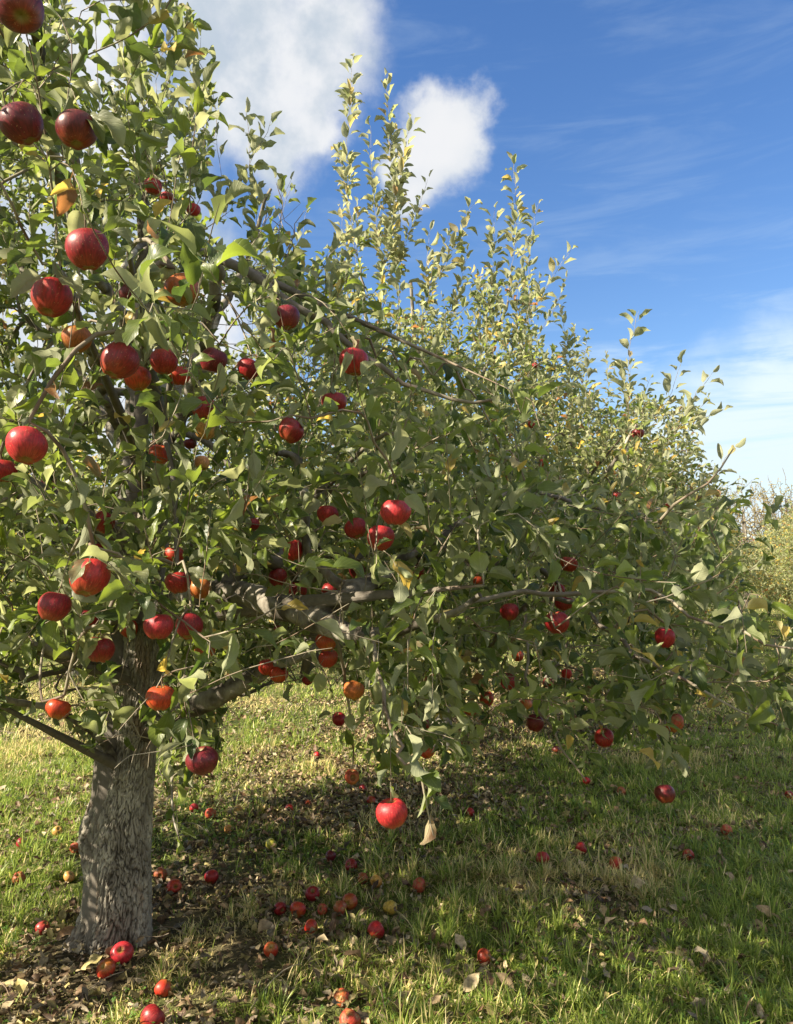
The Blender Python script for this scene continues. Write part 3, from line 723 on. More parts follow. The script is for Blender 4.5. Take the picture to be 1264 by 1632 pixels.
def apple_mesh(name, seed, mat, spoiled=False, hollow=False):
    rng = np.random.default_rng(seed); nu, nv = 44, 30; R = 0.039
    th = np.linspace(0, pi, nv); lob = rng.uniform(0.8, 1.2); asp = rng.uniform(0.86, 0.96); V = []; rotv = []
    for i, t in enumerate(th):
        for j in range(nu):
            a = 2 * pi * j / nu
            r = sin(t) ** 0.92 if t > 0 else 0
            zz = cos(t) * asp
            zz = zz * (1 - 0.02) + 0.05 * sin(t) ** 2
            zz -= 0.42 * math.exp(-(r / 0.26) ** 1.6) * (1 if t < pi / 2 else 0)          # stem cavity
            zz += 0.26 * math.exp(-(r / 0.22) ** 1.6) * (1 if t > pi / 2 else 0)          # calyx basin
            rr = r * (1 - 0.10 * (t / pi) ** 2) * (1 + 0.018 * lob * cos(5 * a + seed) * (0.3 + (t / pi) ** 2) + 0.02 * cos(a + seed) + 0.012 * cos(2 * a))
            if t > pi / 2: zz -= 0.03 * (1 + cos(5 * a + seed)) * math.exp(-((r - 0.45) / 0.2) ** 2)
            zz += 0.07 * rr * cos(a + 2 * seed)
            V.append((rr * cos(a) * R, rr * sin(a) * R, zz * R)); rotv.append(0)
    V = np.array(V); d = norm(V); rotv = np.array(rotv, float)
    if spoiled:
        n = fbm(d[:, 0] * 2.2 + seed, d[:, 1] * 2.2, d[:, 2] * 2.2, seed, 4); cr = np.abs(fbm(d[:, 0] * 1.7 + 9, d[:, 1] * 1.7, d[:, 2] * 1.7 + seed, seed + 3, 3) - 0.5)
        V = V * (1 - 0.22 * np.clip(n - 0.45, 0, 1)[:, None] * 1.5 - 0.10 * np.exp(-(cr / 0.02) ** 2)[:, None]); rotv = np.clip(np.exp(-(cr / 0.025) ** 2) + np.clip((n - 0.56) * 9, 0, 1), 0, 1)
    if hollow:
        hd = norm(np.array([0.1, -0.95, 0.15])); k = np.arccos(np.clip(d @ hd, -1, 1)); dep = np.exp(-(k / 0.38) ** 4)
        V = V - hd * (dep * R * 0.85)[:, None]; rotv = np.clip(dep * 1.5, 0, 1)
    I = np.arange(nu * nv).reshape(nv, nu); J = np.roll(I, -1, 1); Q = np.stack([I[:-1], I[1:], J[1:], J[:-1]], -1).reshape(-1, 4)
    o = mesh_np(name, V, Q, mat=mat, attrs={'rot': rotv}); me = o.data; bpy.data.objects.remove(o); return me
AP_ME = [apple_mesh('apple', s, M_APPLE) for s in (1, 2, 3, 4, 5, 6)]
AP_BAD = [apple_mesh('apple', s, M_ROT, True) for s in (11, 12, 13, 14)]; AP_HOL = apple_mesh('apple', 21, M_ROT, False, True)
def stem_mesh():
    p = spline([(0, 0, 0.017, 1), (0.001, 0, 0.028, 1), (0.003, 0.001, 0.040, 1), (0.004, 0.002, 0.050, 1)], 0.004)
    r = np.linspace(0.0013, 0.0017, len(p)); V, Q, _ = tube(p[:, :3], r, 6); o = mesh_np('stem', V, Q, mat=M_STEM); me = o.data; bpy.data.objects.remove(o); return me
STEM_ME = stem_mesh()
def add_apple(loc, diam, cls, label, group, rng, eul, hollow=False):
    me = AP_HOL if hollow else (AP_BAD[rng.integers(4)] if cls == 'x' else AP_ME[rng.integers(6)])
    o = bpy.data.objects.new('apple', me); COL.objects.link(o); o.location = Vector(loc); o.rotation_euler = eul
    s = diam / 0.078; o.scale = (s * rng.uniform(.95, 1.03), s * rng.uniform(.95, 1.03), s * rng.uniform(.92, 1.07))
    c = APC[cls]; j = rng.uniform(0.82, 1.18, 3); o.color = (c[0] * j[0], c[1] * j[1], c[2] * j[2], float(np.clip(c[3] + rng.uniform(-0.08, 0.08), 0, 1)))
    tag(o, label, 'apple', group)
    st = bpy.data.objects.new('stem', STEM_ME); COL.objects.link(st); st.parent = o
    return o

rngA = np.random.default_rng(77)
APPLES = []      # centre, radius, stem top, px, py, radius in px, tree
for (x, y, wpx, cls, lab) in HANG:
    hollow = 'hollowed' in lab
    far = 'second tree' in lab or 'row of trees' in lab
    low = (y > 1000 and 500 < x < 1000 and wpx < 26 and not hollow)
    diam = rngA.uniform(0.070, 0.080)
    if wpx >= 60: diam = 0.083
    if 'end of the hanging branch' in lab: diam = 0.074
    if far: d = {1017: 4.9, 853: 6.0, 847: 5.4, 866: 4.9, 983: 5.6, 1066: 7.5}[x]; diam = wpx * d / F
    elif 'second trunk' in lab or 'shaded one behind' in lab: diam = 0.070; d = diam * F / wpx
    elif wpx < 20: d = 3.4; diam = max(0.05, wpx * d / F)
    else: d = diam * F / wpx
    if hollow: d = 2.9; diam = wpx * d / F
    d = min(d, 6.5); diam = wpx * d / F if abs(wpx * d / F - diam) > 0.001 else diam
    c = P(x, y, d)
    c[2] = max(c[2], 0.12)
    eul = (rngA.normal(0, 0.22), rngA.normal(0, 0.22), rngA.uniform(0, 6.28))
    if hollow: eul = (0.1, 0, 0.2)
    o = add_apple(c, diam, cls, lab, 'apples hanging in the trees', rngA, eul, hollow)
    top = np.array(Euler(eul).to_matrix() @ Vector((0.004, 0.002, 0.050))) * diam / 0.078 + c
    APPLES.append((c, diam / 2, top, x, y, wpx / 2, 2 if far else 1))
FPOS = []
for (x, y, cls, lab) in FALL:
    diam = rngA.uniform(0.060, 0.076)
    if 'small' in lab or 'tiny' in lab or 'little' in lab: diam *= 0.84
    if 'shiny' in lab or 'large' in lab: diam = 0.086
    p = PG(x, y, 0.02); z = float(gh(p[0], p[1])); p = PG(x, y, z + diam * 0.42)
    if 'resting against' in lab: p = PG(x + 4, y + 22, z + diam * 0.5)
    FPOS.append((p[0], p[1]))
    add_apple((p[0], p[1], float(gh(p[0], p[1])) + diam * 0.45), diam, cls, lab, 'apples fallen on the ground', rngA, (rngA.uniform(0.3, 2.6) * rngA.choice([-1, 1]), rngA.uniform(-0.8, 0.8), rngA.uniform(0, 6.28)) if 'shiny' not in lab and 'cut by the bottom' not in lab else ((0.75, -0.25, 0.3) if 'shiny' in lab else (0.3, 0.9, 1.0)))

# ------------------------------------------------------------------ thinning of leaves in front of fruit, trunk and big limb (openings in the crown)
HID = [any(k in h[4] for k in ('behind', 'hidden', 'tucked', 'with a leaf', 'beneath a broad', 'under a cap', 'in leaves', 'long leaf', 'resting among', 'between leaves')) and 'twig' not in h[4].split('behind')[0] for h in HANG]
CLEAR = [(a[3], a[4], a[5] * 0.72, np.linalg.norm(a[0] - EYE) + 0.05, 0.84) for a, hd in zip(APPLES, HID) if not hd] + [(a[3], a[4], a[5] * 0.6, np.linalg.norm(a[0] - EYE) + 0.03, 0.7) for a, hd in zip(APPLES, HID) if hd]
for (x, y, r) in [(190, 1440, 70), (190, 1380, 70), (190, 1320, 72), (200, 1260, 60), (205, 1200, 40), (222, 1080, 30), (222, 1045, 30), (330, 1130, 25), (370, 1100, 22)]: CLEAR.append((x, y, r, 3.6, 0.93))
for (x, y, r) in [(385, 948, 22), (420, 960, 26), (455, 972, 26), (490, 985, 28), (520, 985, 22), (545, 950, 22), (575, 935, 22)]: CLEAR.append((x, y, r, 2.8, 0.93))
for (x, y, r) in [(480, 1120, 70), (450, 1180, 90), (60, 1240, 90), (400, 1280, 80), (520, 1300, 90), (90, 1090, 40), (500, 1220, 60)]: CLEAR.append((x, y, r, 99, 0.96))
for (x, y, r) in [(370, 520, 26), (490, 585, 20), (345, 480, 18), (478, 340, 28), (360, 250, 22), (430, 350, 20)]: CLEAR.append((x, y, r, 99, 0.8))
def cleared(pos, tips, rng, clears=CLEAR):
    """True where a leaf should be dropped"""
    mid = (pos + tips) / 2; x, y, f = PROJ(mid); dist = np.linalg.norm(mid - EYE, axis=1); kill = np.zeros(len(pos), bool); u = rng.uniform(0, 1, len(pos))
    ln = np.linalg.norm(tips - pos, axis=1) * F / np.maximum(f, 0.1) * 0.33
    for (cx, cy, r, dm, p) in clears:
        kill |= (((x - cx) ** 2 + (y - cy) ** 2) < (r + ln) ** 2) & (dist < dm) & (u < p)
    return kill

OUT1 = [(-900, -900), (300, -900), (318, 0), (335, 180), (345, 330), (400, 300), (440, 300), (490, 330), (480, 400), (560, 410), (590, 500), (690, 570), (860, 600), (858, 700), (930, 770), (1010, 800), (1100, 800), (1150, 760), (1175, 800), (1140, 880), (1190, 980), (1264, 1010), (1330, 1040), (1300, 1160), (1180, 1150), (1110, 1120), (1090, 1200), (1040, 1235), (1000, 1190), (930, 1170), (870, 1140), (790, 1150), (740, 1200), (690, 1250), (600, 1240), (585, 1110), (540, 1080), (450, 1090), (385, 1105), (345, 1240), (300, 1350), (250, 1370), (225, 1240), (150, 1215), (110, 1140), (0, 1165), (-300, 1250), (-900, 1300)]
OUT2 = [(300, 420), (480, 440), (520, 400), (560, 360), (640, 350), (700, 440), (780, 430), (850, 470), (885, 540), (890, 600), (960, 640), (1000, 630), (1070, 640), (1120, 640), (1110, 700), (1130, 740), (1180, 850), (1170, 1000), (1080, 1090), (960, 1150), (800, 1150), (700, 1180), (560, 1140), (300, 1000)]

def apple_tree(name, label, base, trunk, limbs, ellipsoids, outline, sprouts, seed, T, lsize, spacing, dmin, extra=None, trunk_hi=False, shoot=(0.12, 0.34), yellow=0.05, olive=0.4, path_leaf=0.7, cutcam=1.05, bright=1.0, group='apple trees of the orchard rows', zmin=0.55):
    rng = np.random.default_rng(seed); root = empty(name, base); tag(root, label, 'apple tree', group)
    sk = Skeleton(); tp = spline(trunk, 0.05); ids = sk.add(tp[:, :3], -1, tp[:, 3], tg=1); limb_pts = []
    for k, L in enumerate(limbs):
        L = np.array(L, float); i = sk.nearest(L[0, :3]); L[0, :3] = sk.P[i]; p = spline(L, 0.06)[1:]
        p[:, :3] += rng.normal(0, 0.006, (len(p), 3)); r = p[:, 3]
        ii = sk.add(p[:, :3], i, r, tg=10 + k)
        limb_pts.append((np.vstack([sk.P[i], p[:, :3]]), np.concatenate([[L[0, 3]], r])))
    A = np.vstack([ellip_points(rng, n, c, r, inn) for (c, r, n, inn) in ellipsoids])
    A = A[A[:, 2] > zmin + 0.25 * rng.uniform(0, 1, len(A))]
    x, y, f = PROJ(A); vis = (f > 0.3) & (x > -120) & (x < 1384) & (y > -120) & (y < 1752)
    if outline: A = A[~vis | (in_poly(x, y, outline) & ((rng.uniform(0, 1, len(A)) < np.clip((y - 450) / 270, .08, 1)) | (outline is OUT1)))]
    A = A[np.linalg.norm(A - EYE, axis=1) > cutcam + 0.25]
    if outline is OUT1:
        x, y, f = PROJ(A); u = rng.uniform(0, 1, len(A)); inb = (f > .3)
        A = A[~((A[:, 1] < 2.5) & (A[:, 0] < -0.9) & ((x < -40) | (y < -40)) & (rng.uniform(0, 1, len(A)) < .55))]; A = A[~((A[:, 1] < 2.3) & (A[:, 2] < 2.9) & (PROJ(A)[0] < 60) & (rng.uniform(0, 1, len(A)) < .8))]; x, y, f = PROJ(A); u = rng.uniform(0, 1, len(A)); inb = (f > .3)
        A = A[~(inb & (((x > 560) & (x < 920) & (y > 430) & (y < 750) & (u < .62)) | ((x > 330) & (x < 560) & (y > 420) & (y < 900) & (u < .35)) | ((x > 90) & (x < 330) & (y > -100) & (y < 300) & (u < .84)) | ((x > 330) & (x < 560) & (y < 440) & (u < .72))))]
    if extra is not None: A = np.vstack([extra, A]); 
    A = thin_min(A, dmin, rng) if extra is None else np.vstack([extra, thin_min(A[len(extra):], dmin, rng)])
    runs = []
    if extra is not None:
        for a in extra:                         # twigs that carry the fruit, without a leafy shoot
            i = sk.nearest(a + np.array([0, 0.08, 0.08])); p0 = sk.P[i]; dist = np.linalg.norm(a - p0); m = max(3, int(dist / 0.05)); t = np.linspace(0, 1, m + 1)[1:, None]
            c = (p0 + a) / 2 + np.array([0, 0, 0.10 + dist * 0.15]) + rng.normal(0, 0.06 * dist, 3)
            ii = sk.add((1 - t) ** 2 * p0 + 2 * t * (1 - t) * c + t * t * a, i); runs.append((ii, m))
        A = A[len(extra):]
    axis_pt = np.array([base[0], base[1], 1.6])
    runs += grow(sk, A, rng, axis_pt, outline, shoot=shoot)
    pos, yd, nr, sz = runs_to_leaves(sk, runs, rng, lsize, spacing, path_leaf=path_leaf)
    # upright water shoots
    sruns = []
    for (p0, p1) in sprouts:
        i = sk.nearest(p0); s0 = sk.P[i]; v = p1 - s0; L = np.linalg.norm(v); m = max(4, int(L / 0.06)); t = np.linspace(0, 1, m + 1)[1:, None]
        bow = norm(np.cross(v, rng.normal(0, 1, 3))) * L * rng.uniform(0.01, 0.06)
        path = s0 + v * t + bow * np.sin(t * pi) + rng.normal(0, 0.006, (m, 3)); path[-1] = p1
        sruns.append((sk.add(path, i), m))
    if sruns:
        P2 = runs_to_leaves(sk, sruns, rng, lsize * (1.12 if trunk_hi else 1.35), spacing * (1.15 if trunk_hi else 1.35), upright=True, path_leaf=1.6)
        nbody = len(pos); pos, yd, nr, sz = [np.concatenate([a, b]) for a, b in zip((pos, yd, nr, sz), P2)]
    if trunk_hi:
        ep, ey, en = [], [], []
        for a_, hd in zip(APPLES, HID):
            if a_[6] != 1: continue
            tc = norm(EYE - a_[0])
            for q_ in range(1 + (a_[5] > 25) if hd else (rng.uniform() < .4)):
                side_ = norm(np.cross(tc, [0, 0, 1.0])) * rng.choice([-1, 1]) * rng.uniform(.2, 1.0)
                ep.append(a_[2] + tc * a_[1] * rng.uniform(.5, 1.0) + side_ * a_[1] * .4 + np.array([0, 0, rng.uniform(-.012, .012)])); ey.append(side_ * (1 if hd else 1.6) + tc * .35 + np.array([0, 0, rng.uniform(-1.0, -.35)])); en.append(tc * .9 + np.array([0, 0, .5]) + rng.normal(0, .3, 3))
        ne_ = len(ep); pos = np.vstack([pos, ep]); yd = np.vstack([yd, ey]); nr = np.vstack([nr, en]); sz = np.concatenate([sz, rng.uniform(.062, .085, ne_)])
    tips = pos + norm(yd) * sz[:, None] * 1.1
    kill = cleared(pos, tips, rng) | (np.linalg.norm(pos - EYE, axis=1) < cutcam)
    if trunk_hi: kill[-ne_:] = False
    # nothing grows into the sky or the open ground beyond the outline, apart from shoots
    for b in ROW[1:3]: kill |= (np.hypot(pos[:, 0] - b[0], pos[:, 1] - b[1]) < 0.2) & (pos[:, 2] < 1.2)
    cl_ = leaf_colours(rng, len(pos), yellow, olive, bright)
    if sruns:       # young shoot leaves are greyer, felted
        m_ = rng.uniform(.25, .8, (len(pos) - nbody, 1)); cl_[nbody:] = cl_[nbody:] * (1 - m_) + np.array([.215, .215, .135]) * m_
    k = ~kill; pos, yd, nr, sz, cl_ = pos[k], yd[k], nr[k], sz[k], cl_[k]
    R = pipe_radii(sk)
    acc = Acc(); skip = {1} | {10 + k for k in range(len(limbs))}
    wood_mesh(sk, R, acc, skip)
    build_trunk(tp, root, trunk_hi, seed)
    for j, (lp, lr) in enumerate(limb_pts):
        if trunk_hi and max(lr) < .02:
            V, Q, r_ = tube(lp, lr, 10, 0.3, j); mesh_np('limb', V, Q, mat=M_TWIG, parent=root, attrs={'rad': r_})
        elif trunk_hi:
            rd = np.repeat(0, 1); V, Q, _ = bark_tube(lp, lr, seed + j, 28 if lr[0] > 0.02 else 14); mesh_np('limb', V[0], Q, mat=M_BARK, parent=root, attrs={'crack': V[1]})
        else:
            V, Q, r_ = tube(lp, lr, 10, 0.25, j); mesh_np('limb', V, Q, mat=M_BARK, parent=root, attrs={'crack': np.zeros(len(V))})
    acc.build('twigs', M_TWIG, root)
    place_leaves('foliage', T, pos, yd, nr, sz, cl_, M_LEAF, root, rng)
    print(name, 'attractors', len(A), 'leaves', len(pos), 'nodes', len(sk.P))
    return root
def bark_tube(pts, rad, seed, sides, zstep=0.012):
    p4 = spline(np.concatenate([pts, np.asarray(rad)[:, None]], 1)[::1], zstep); pts, rad = p4[:, :3], p4[:, 3]
    V, Q, r = tube(pts, rad, sides); n = len(pts)
    s = np.concatenate([[0], np.cumsum(np.linalg.norm(np.diff(pts, axis=0), axis=1))]); S = np.repeat(s, sides); ctr = np.repeat(pts, sides, 0); d = norm(V - ctr)
    nz = fbm(V[:, 0] * 14, V[:, 1] * 14, V[:, 2] * 14, seed, 4); big = fbm(V[:, 0] * 4, V[:, 1] * 4, V[:, 2] * 4, seed + 4, 2)
    V = V + d * (r * 0.22 * (nz - 0.5) + r * 0.30 * (big - 0.5))[:, None]
    n5 = fbm(V[:, 0] * 45, V[:, 1] * 45, V[:, 2] * 45, seed + 9, 3); V = V + d * (r * 0.16 * (n5 - 0.5))[:, None]; cr = np.clip(0.48 + (0.46 - nz) * 4 + (0.5 - n5) * 2, 0.22, 1)
    return (V, cr), Q, r
def build_trunk(tp, root, hi, seed):
    if not hi:
        V, Q, r = tube(tp[:, :3], tp[:, 3], 16, 0.25, seed); zb = V[:, 2]; ctr = np.repeat(tp[:, :3], 16, 0)
        fl = 1 + 0.5 * np.exp(-np.clip(zb, 0, 9) / 0.09); V[:, :2] = ctr[:, :2] + (V[:, :2] - ctr[:, :2]) * fl[:, None]
        mesh_np('trunk', V, Q, mat=M_BARK, parent=root, attrs={'crack': np.clip((0.45 - fbm(V[:, 0] * 20, V[:, 1] * 20, V[:, 2] * 8, 3)) * 6, 0, 1)}); return
    sides = 300; p = spline(tp, 0.0062); V, Q, r = tube(p[:, :3], p[:, 3], sides); ctr = np.repeat(p[:, :3], sides, 0); off = V - ctr
    ang = np.arctan2(off[:, 1], off[:, 0]); z = ctr[:, 2]; d = norm(off * np.array([1, 1, 0.15]))
    # broad fluting, root flare, the old swelling on the left side and knots
    R = r * (1 + 0.17 * (fbm(np.cos(ang) * 1.3 + 4, np.sin(ang) * 1.3, z * 1.6, 8, 3) - 0.5) * 2)
    flare = np.exp(-np.clip(z, 0, 9) / 0.10); R = R + 0.8 * flare * (0.03 + 0.045 * np.clip(np.cos(ang * 2.5 + 0.6), 0, 1) + 0.05 * np.exp(-((np.angle(np.exp(1j * (ang + 2.75))) / 0.5) ** 2)))
    dl = np.angle(np.exp(1j * (ang - radians(196)))); R = R + 0.048 * np.exp(-(dl / 0.55) ** 2) * np.exp(-((z - 0.46) / 0.17) ** 2)
    for (a0, z0, h, wa, wz) in [(-95, 0.74, 0.020, 0.25, 0.05), (-60, 0.98, 0.028, 0.3, 0.05), (-120, 1.06, 0.03, 0.3, 0.06), (-80, 0.22, 0.012, 0.3, 0.05), (-110, 0.50, 0.010, 0.2, 0.04)]:
        da = np.angle(np.exp(1j * (ang - radians(a0)))); rr = np.sqrt((da / wa) ** 2 + ((z - z0) / wz) ** 2); R = R + h * np.exp(-rr ** 2) - 0.5 * h * np.exp(-(rr / 0.35) ** 2)
    # flaking plates
    sa = ang / (2 * pi) * 34 + fbm(np.cos(ang) * 3, np.sin(ang) * 3, z * 7, 40, 4) * 2.6; sz = z * 17 + fbm(np.cos(ang) * 3 + 7, np.sin(ang) * 3, z * 7, 44, 4) * 3.4
    f1, e, idn = cells(sa, sz, 3); f1b, e2, idb = cells(sa * 2.3 + 5, sz * 1.7, 9)
    cr = np.exp(-(e / 0.08) ** 2); cr2 = np.exp(-(e2 / 0.09) ** 2)
    fine = fbm(np.cos(ang) * 22, np.sin(ang) * 22, z * 60, 60, 4)
    low = np.clip(1.25 - z * 0.55, 0.35, 1)
    R = R + low * (0.005 * (idn - 0.5) - 0.010 * cr - 0.006 * cr2 + 0.004 * (idb - 0.5)) + 0.008 * (fine - 0.5)
    V = ctr + d * R[:, None]
    mesh_np('trunk', V, Q, mat=M_BARK, parent=root, attrs={'crack': np.clip(cr * 1.0 + cr2 * 0.65, 0, 1) * low})

def L_(*pts):      # limb through photo pixels: (px, py, depth, radius)
    return [(*P(a, b, d), r) for (a, b, d, r) in pts]
D1 = 3.36
tb = PG(188, 1492); 
trunk1 = [(tb[0], D1, -0.08, 0.140), (*P(190, 1440, D1), 0.130), (*P(193, 1380, D1), 0.124), (*P(196, 1310, D1), 0.117), (*P(206, 1230, D1), 0.102), (*P(214, 1160, D1), 0.096), (*P(222, 1090, D1), 0.095), (*P(229, 1030, D1), 0.086), (*P(226, 960, D1), 0.088), (*P(238, 880, D1 + .03), 0.078), (*P(252, 800, D1 + .05), 0.070), (*P(262, 720, D1 + .1), 0.06), (*P(270, 640, D1 + .1), 0.05), (*P(262, 560, D1 + .1), 0.04), (*P(240, 460, D1 + .1), 0.03), (*P(225, 330, D1 + .1), 0.02), (*P(230, 220, D1 + .1), 0.011)]
limbs1 = [
 L_((225, 990, 3.36, .05), (300, 955, 3.1, .050), (370, 943, 2.85, .048), (430, 960, 2.65, .046), (495, 986, 2.5, .041), (530, 1000, 2.42, .034), (570, 1010, 2.33, .026), (630, 1010, 2.2, .018), (700, 985, 2.1, .010), (760, 950, 2.0, .008)),
 L_((495, 986, 2.5, .034), (530, 965, 2.48, .034), (560, 943, 2.5, .032), (600, 925, 2.6, .026), (660, 880, 2.8, .014), (740, 830, 3.0, .012), (830, 770, 3.1, .008)),
 L_((205, 1180, 3.36, .05), (262, 1150, 3.3, .045), (330, 1118, 3.2, .044), (392, 1085, 3.1, .036), (460, 1050, 3.0, .02), (560, 1020, 3.1, .016), (680, 1030, 3.3, .012), (760, 1050, 3.5, .008)),
 L_((215, 1100, 3.36, .036), (170, 1065, 3.2, .026), (110, 1045, 3.0, .018), (40, 1030, 2.8, .02), (-60, 1000, 2.6, .012)),
 L_((200, 1220, 3.36, .022), (145, 1165, 3.15, .015), (75, 1128, 2.9, .012), (0, 1112, 2.7, .012), (-90, 1080, 2.5, .008)),
 L_((262, 720, 3.45, .04), (300, 640, 3.2, .03), (330, 540, 2.9, .024), (345, 430, 2.6, .02), (330, 405, 2.5, .016), (250, 380, 2.2, .010), (190, 430, 1.9, .007)),
 L_((330, 405, 2.5, .014), (380, 425, 2.4, .015), (440, 470, 2.3, .013), (520, 515, 2.25, .011), (600, 590, 2.2, .008), (690, 625, 2.2, .006), (790, 640, 2.2, .004)),
 L_((600, 925, 2.6, .03), (540, 930, 2.7, .018), (492, 880, 2.7, .016), (487, 800, 2.7, .015), (476, 735, 2.7, .015), (440, 725, 2.65, .009)),
 L_((487, 800, 2.7, .012), (530, 770, 2.6, .009), (600, 700, 2.4, .007), (680, 700, 2.2, .005)),
 L_((238, 880, 3.4, .05), (160, 840, 3.3, .03), (60, 800, 3.2, .024), (-60, 740, 3.1, .018), (-200, 640, 3.0, .01)),
 L_((252, 800, 3.4, .03), (180, 660, 2.9, .018), (140, 560, 2.4, .013), (120, 480, 2.0, .009), (90, 420, 1.7, .006)),
 L_((270, 640, 3.46, .04), (180, 480, 3.0, .024), (80, 250, 2.4, .018), (60, 60, 2.0, .014), (0, -60, 1.8, .010)),
 L_((270, 640, 3.46, .03), (340, 520, 3.7, .02), (400, 400, 3.9, .014), (430, 300, 3.9, .007)),
 L_((252, 800, 3.4, .04), (150, 640, 3.9, .026), (60, 480, 4.3, .02), (0, 330, 4.5, .012)),
 L_((740, 950, 2.2, .006), (800, 946, 2.25, .007), (900, 948, 2.3, .0075), (980, 945, 2.3, .0055), (1040, 942, 2.3, .005), (1100, 985, 2.15, .004), (1180, 1005, 1.95, .004), (1262, 1036, 1.9, .0025)),
 L_((760, 1050, 3.5, .008), (850, 960, 3.0, .009), (940, 975, 2.7, .008), (1010, 1045, 2.5, .007), (1105, 1092, 2.3, .004), (1180, 1130, 2.2, .003), (1258, 1165, 2.1, .002)),
 L_((560, 1010, 2.35, .012), (592, 1010, 2.1, .007), (600, 1060, 1.95, .0055), (610, 1130, 1.85, .005), (630, 1190, 1.8, .004), (640, 1215, 1.78, .0035), (668, 1240, 1.75, .003), (690, 1330, 1.75, .0016)),
 L_((520, 1000, 2.5, .010), (545, 1050, 2.6, .006), (557, 1140, 2.75, .004), (561, 1222, 2.9, .003)),
 L_((820, 1050, 2.9, .006), (845, 1100, 2.8, .005), (900, 1190, 2.7, .004), (935, 1250, 2.65, .003)),
 L_((216, 1120, 3.36, .02), (262, 1160, 3.0, .008), (272, 1230, 2.75, .005), (285, 1330, 2.6, .003)),
 L_((830, 770, 3.1, .009), (920, 800, 2.8, .008), (1020, 830, 2.5, .006), (1100, 790, 2.3, .004), (1170, 715, 2.3, .002)),
]
S1 = [((230, 330, 3.4), (283, 12, 3.4)), ((200, 300, 3.2), (196, 10, 3.2)), ((255, 330, 3.5), (275, 130, 3.5)), ((300, 330, 3.3), (320, 60, 3.3)), ((310, 350, 3.0), (300, 160, 3.0)), ((160, 250, 3.2), (210, -30, 3.2)),
      ((370, 380, 3.7), (432, 190, 3.7)), ((390, 400, 3.7), (392, 180, 3.7)), ((420, 380, 3.8), (465, 285, 3.8)), ((440, 400, 3.6), (478, 325, 3.6)), ((350, 330, 3.6), (345, 215, 3.6)), ((480, 430, 3.2), (555, 375, 3.0)),
      ((100, 200, 2.8), (120, -60, 2.8)), ((60, 350, 4.2), (40, 240, 4.2)), ((130, 320, 4.2), (150, 200, 4.2)), ((500, 520, 2.4), (520, 430, 2.3)), ((520, 520, 2.4), (560, 440, 2.3))]
sp1 = [(P(*a), P(*b)) for a, b in S1]
rs = np.random.default_rng(5)
for k in range(26):     # shoots above and beside the frame
    a = rs.uniform(0, 2 * pi); r = rs.uniform(0.3, 1.9); p = np.array([-1.4 + r * cos(a), 3.6 + r * sin(a), 3.7 - 0.25 * r]); q = p + np.array([rs.normal(0, .12), rs.normal(0, .12), rs.uniform(0.6, 1.2)])
    x, y, f = PROJ(q)
    if not in_poly(x, y, OUT1)[0] or x[0] > 280: continue
    if PROJ(p)[0][0] > 300: continue
    sp1.append((p, q))
ex1 = np.array([a[2] for a in APPLES if a[6] == 1])
EL1 = [((-1.25, 3.5, 2.35), (2.45, 2.25, 1.85), 5200, 0.42), ((0.4, 3.0, 1.45), (1.2, 1.0, 0.62), 1200, 0.0), ((-0.9, 2.1, 2.3), (1.2, 0.85, 1.1), 550, 0.0)]
# hanging tufts of the low edge, where the photograph shows them
TUFT = [(560, 560, 2.15), (600, 570, 2.15), (640, 590, 2.15), (690, 600, 2.1), (740, 620, 2.1), (790, 625, 2.1), (830, 660, 2.1), (650, 640, 2.2), (480, 480, 2.2), (520, 490, 2.15), (430, 440, 2.3), (720, 590, 2.2), (200, 1195, 2.7), (175, 1150, 2.8), (235, 1230, 2.7), (440, 950, 2.4), (540, 1000, 2.25), (400, 925, 2.5), (600, 900, 1.95), (640, 930, 1.9), (680, 960, 1.95), (590, 990, 2.0), (650, 1030, 1.9), (700, 1000, 2.0), (600, 1080, 1.9), (650, 1100, 1.85), (690, 1130, 1.9), (640, 1180, 1.8), (670, 1230, 1.75), (610, 1200, 1.8), (690, 1300, 1.75), (640, 760, 1.9), (690, 720, 1.9), (740, 760, 1.9), (600, 790, 1.95), (660, 690, 2.0), (800, 720, 2.0), (860, 680, 2.0), (720, 680, 1.9),
        (850, 820, 2.0), (930, 860, 1.9), (1000, 880, 1.9), (900, 900, 2.0), (960, 820, 2.0), (1050, 860, 2.1), (1080, 900, 2.1), (1020, 930, 1.95), (940, 930, 1.95), (830, 880, 2.1), (780, 860, 2.2), (1100, 960, 1.9), (1170, 1000, 1.75), (1190, 1040, 1.7), (1230, 985, 1.8), (1250, 1150, 2.0), (1200, 1130, 2.1), (1090, 1110, 2.2), (1040, 1200, 2.3), (1020, 1130, 2.3), (960, 1110, 2.4), (1060, 1225, 2.9),
        (285, 1340, 2.6), (290, 1100, 2.6), (310, 1235, 2.5), (262, 1300, 2.55), (245, 1140, 2.6), (275, 1190, 2.5), (60, 1120, 2.6), (30, 1060, 2.6), (270, 1250, 2.7), (250, 1200, 2.8), (330, 1200, 2.6), (300, 1180, 2.7), (150, 1140, 3.0), (130, 1190, 3.0), (550, 1170, 2.7), (545, 1200, 2.75), (200, 1250, 2.9), (60, 1060, 2.7), (20, 1000, 2.6), (100, 1000, 2.7)]
ex1 = np.vstack([ex1, [P(t[0], t[1], t[2] * (1.22 if 780 < t[0] < 1150 and t[1] > 700 else 1.12 if t[0] < 780 and t[1] < 800 else 1.0)) for t in TUFT]])
EL1.append(((-1.25, 3.5, 1.35), (2.3, 2.0, 0.6), 1500, 0.0))
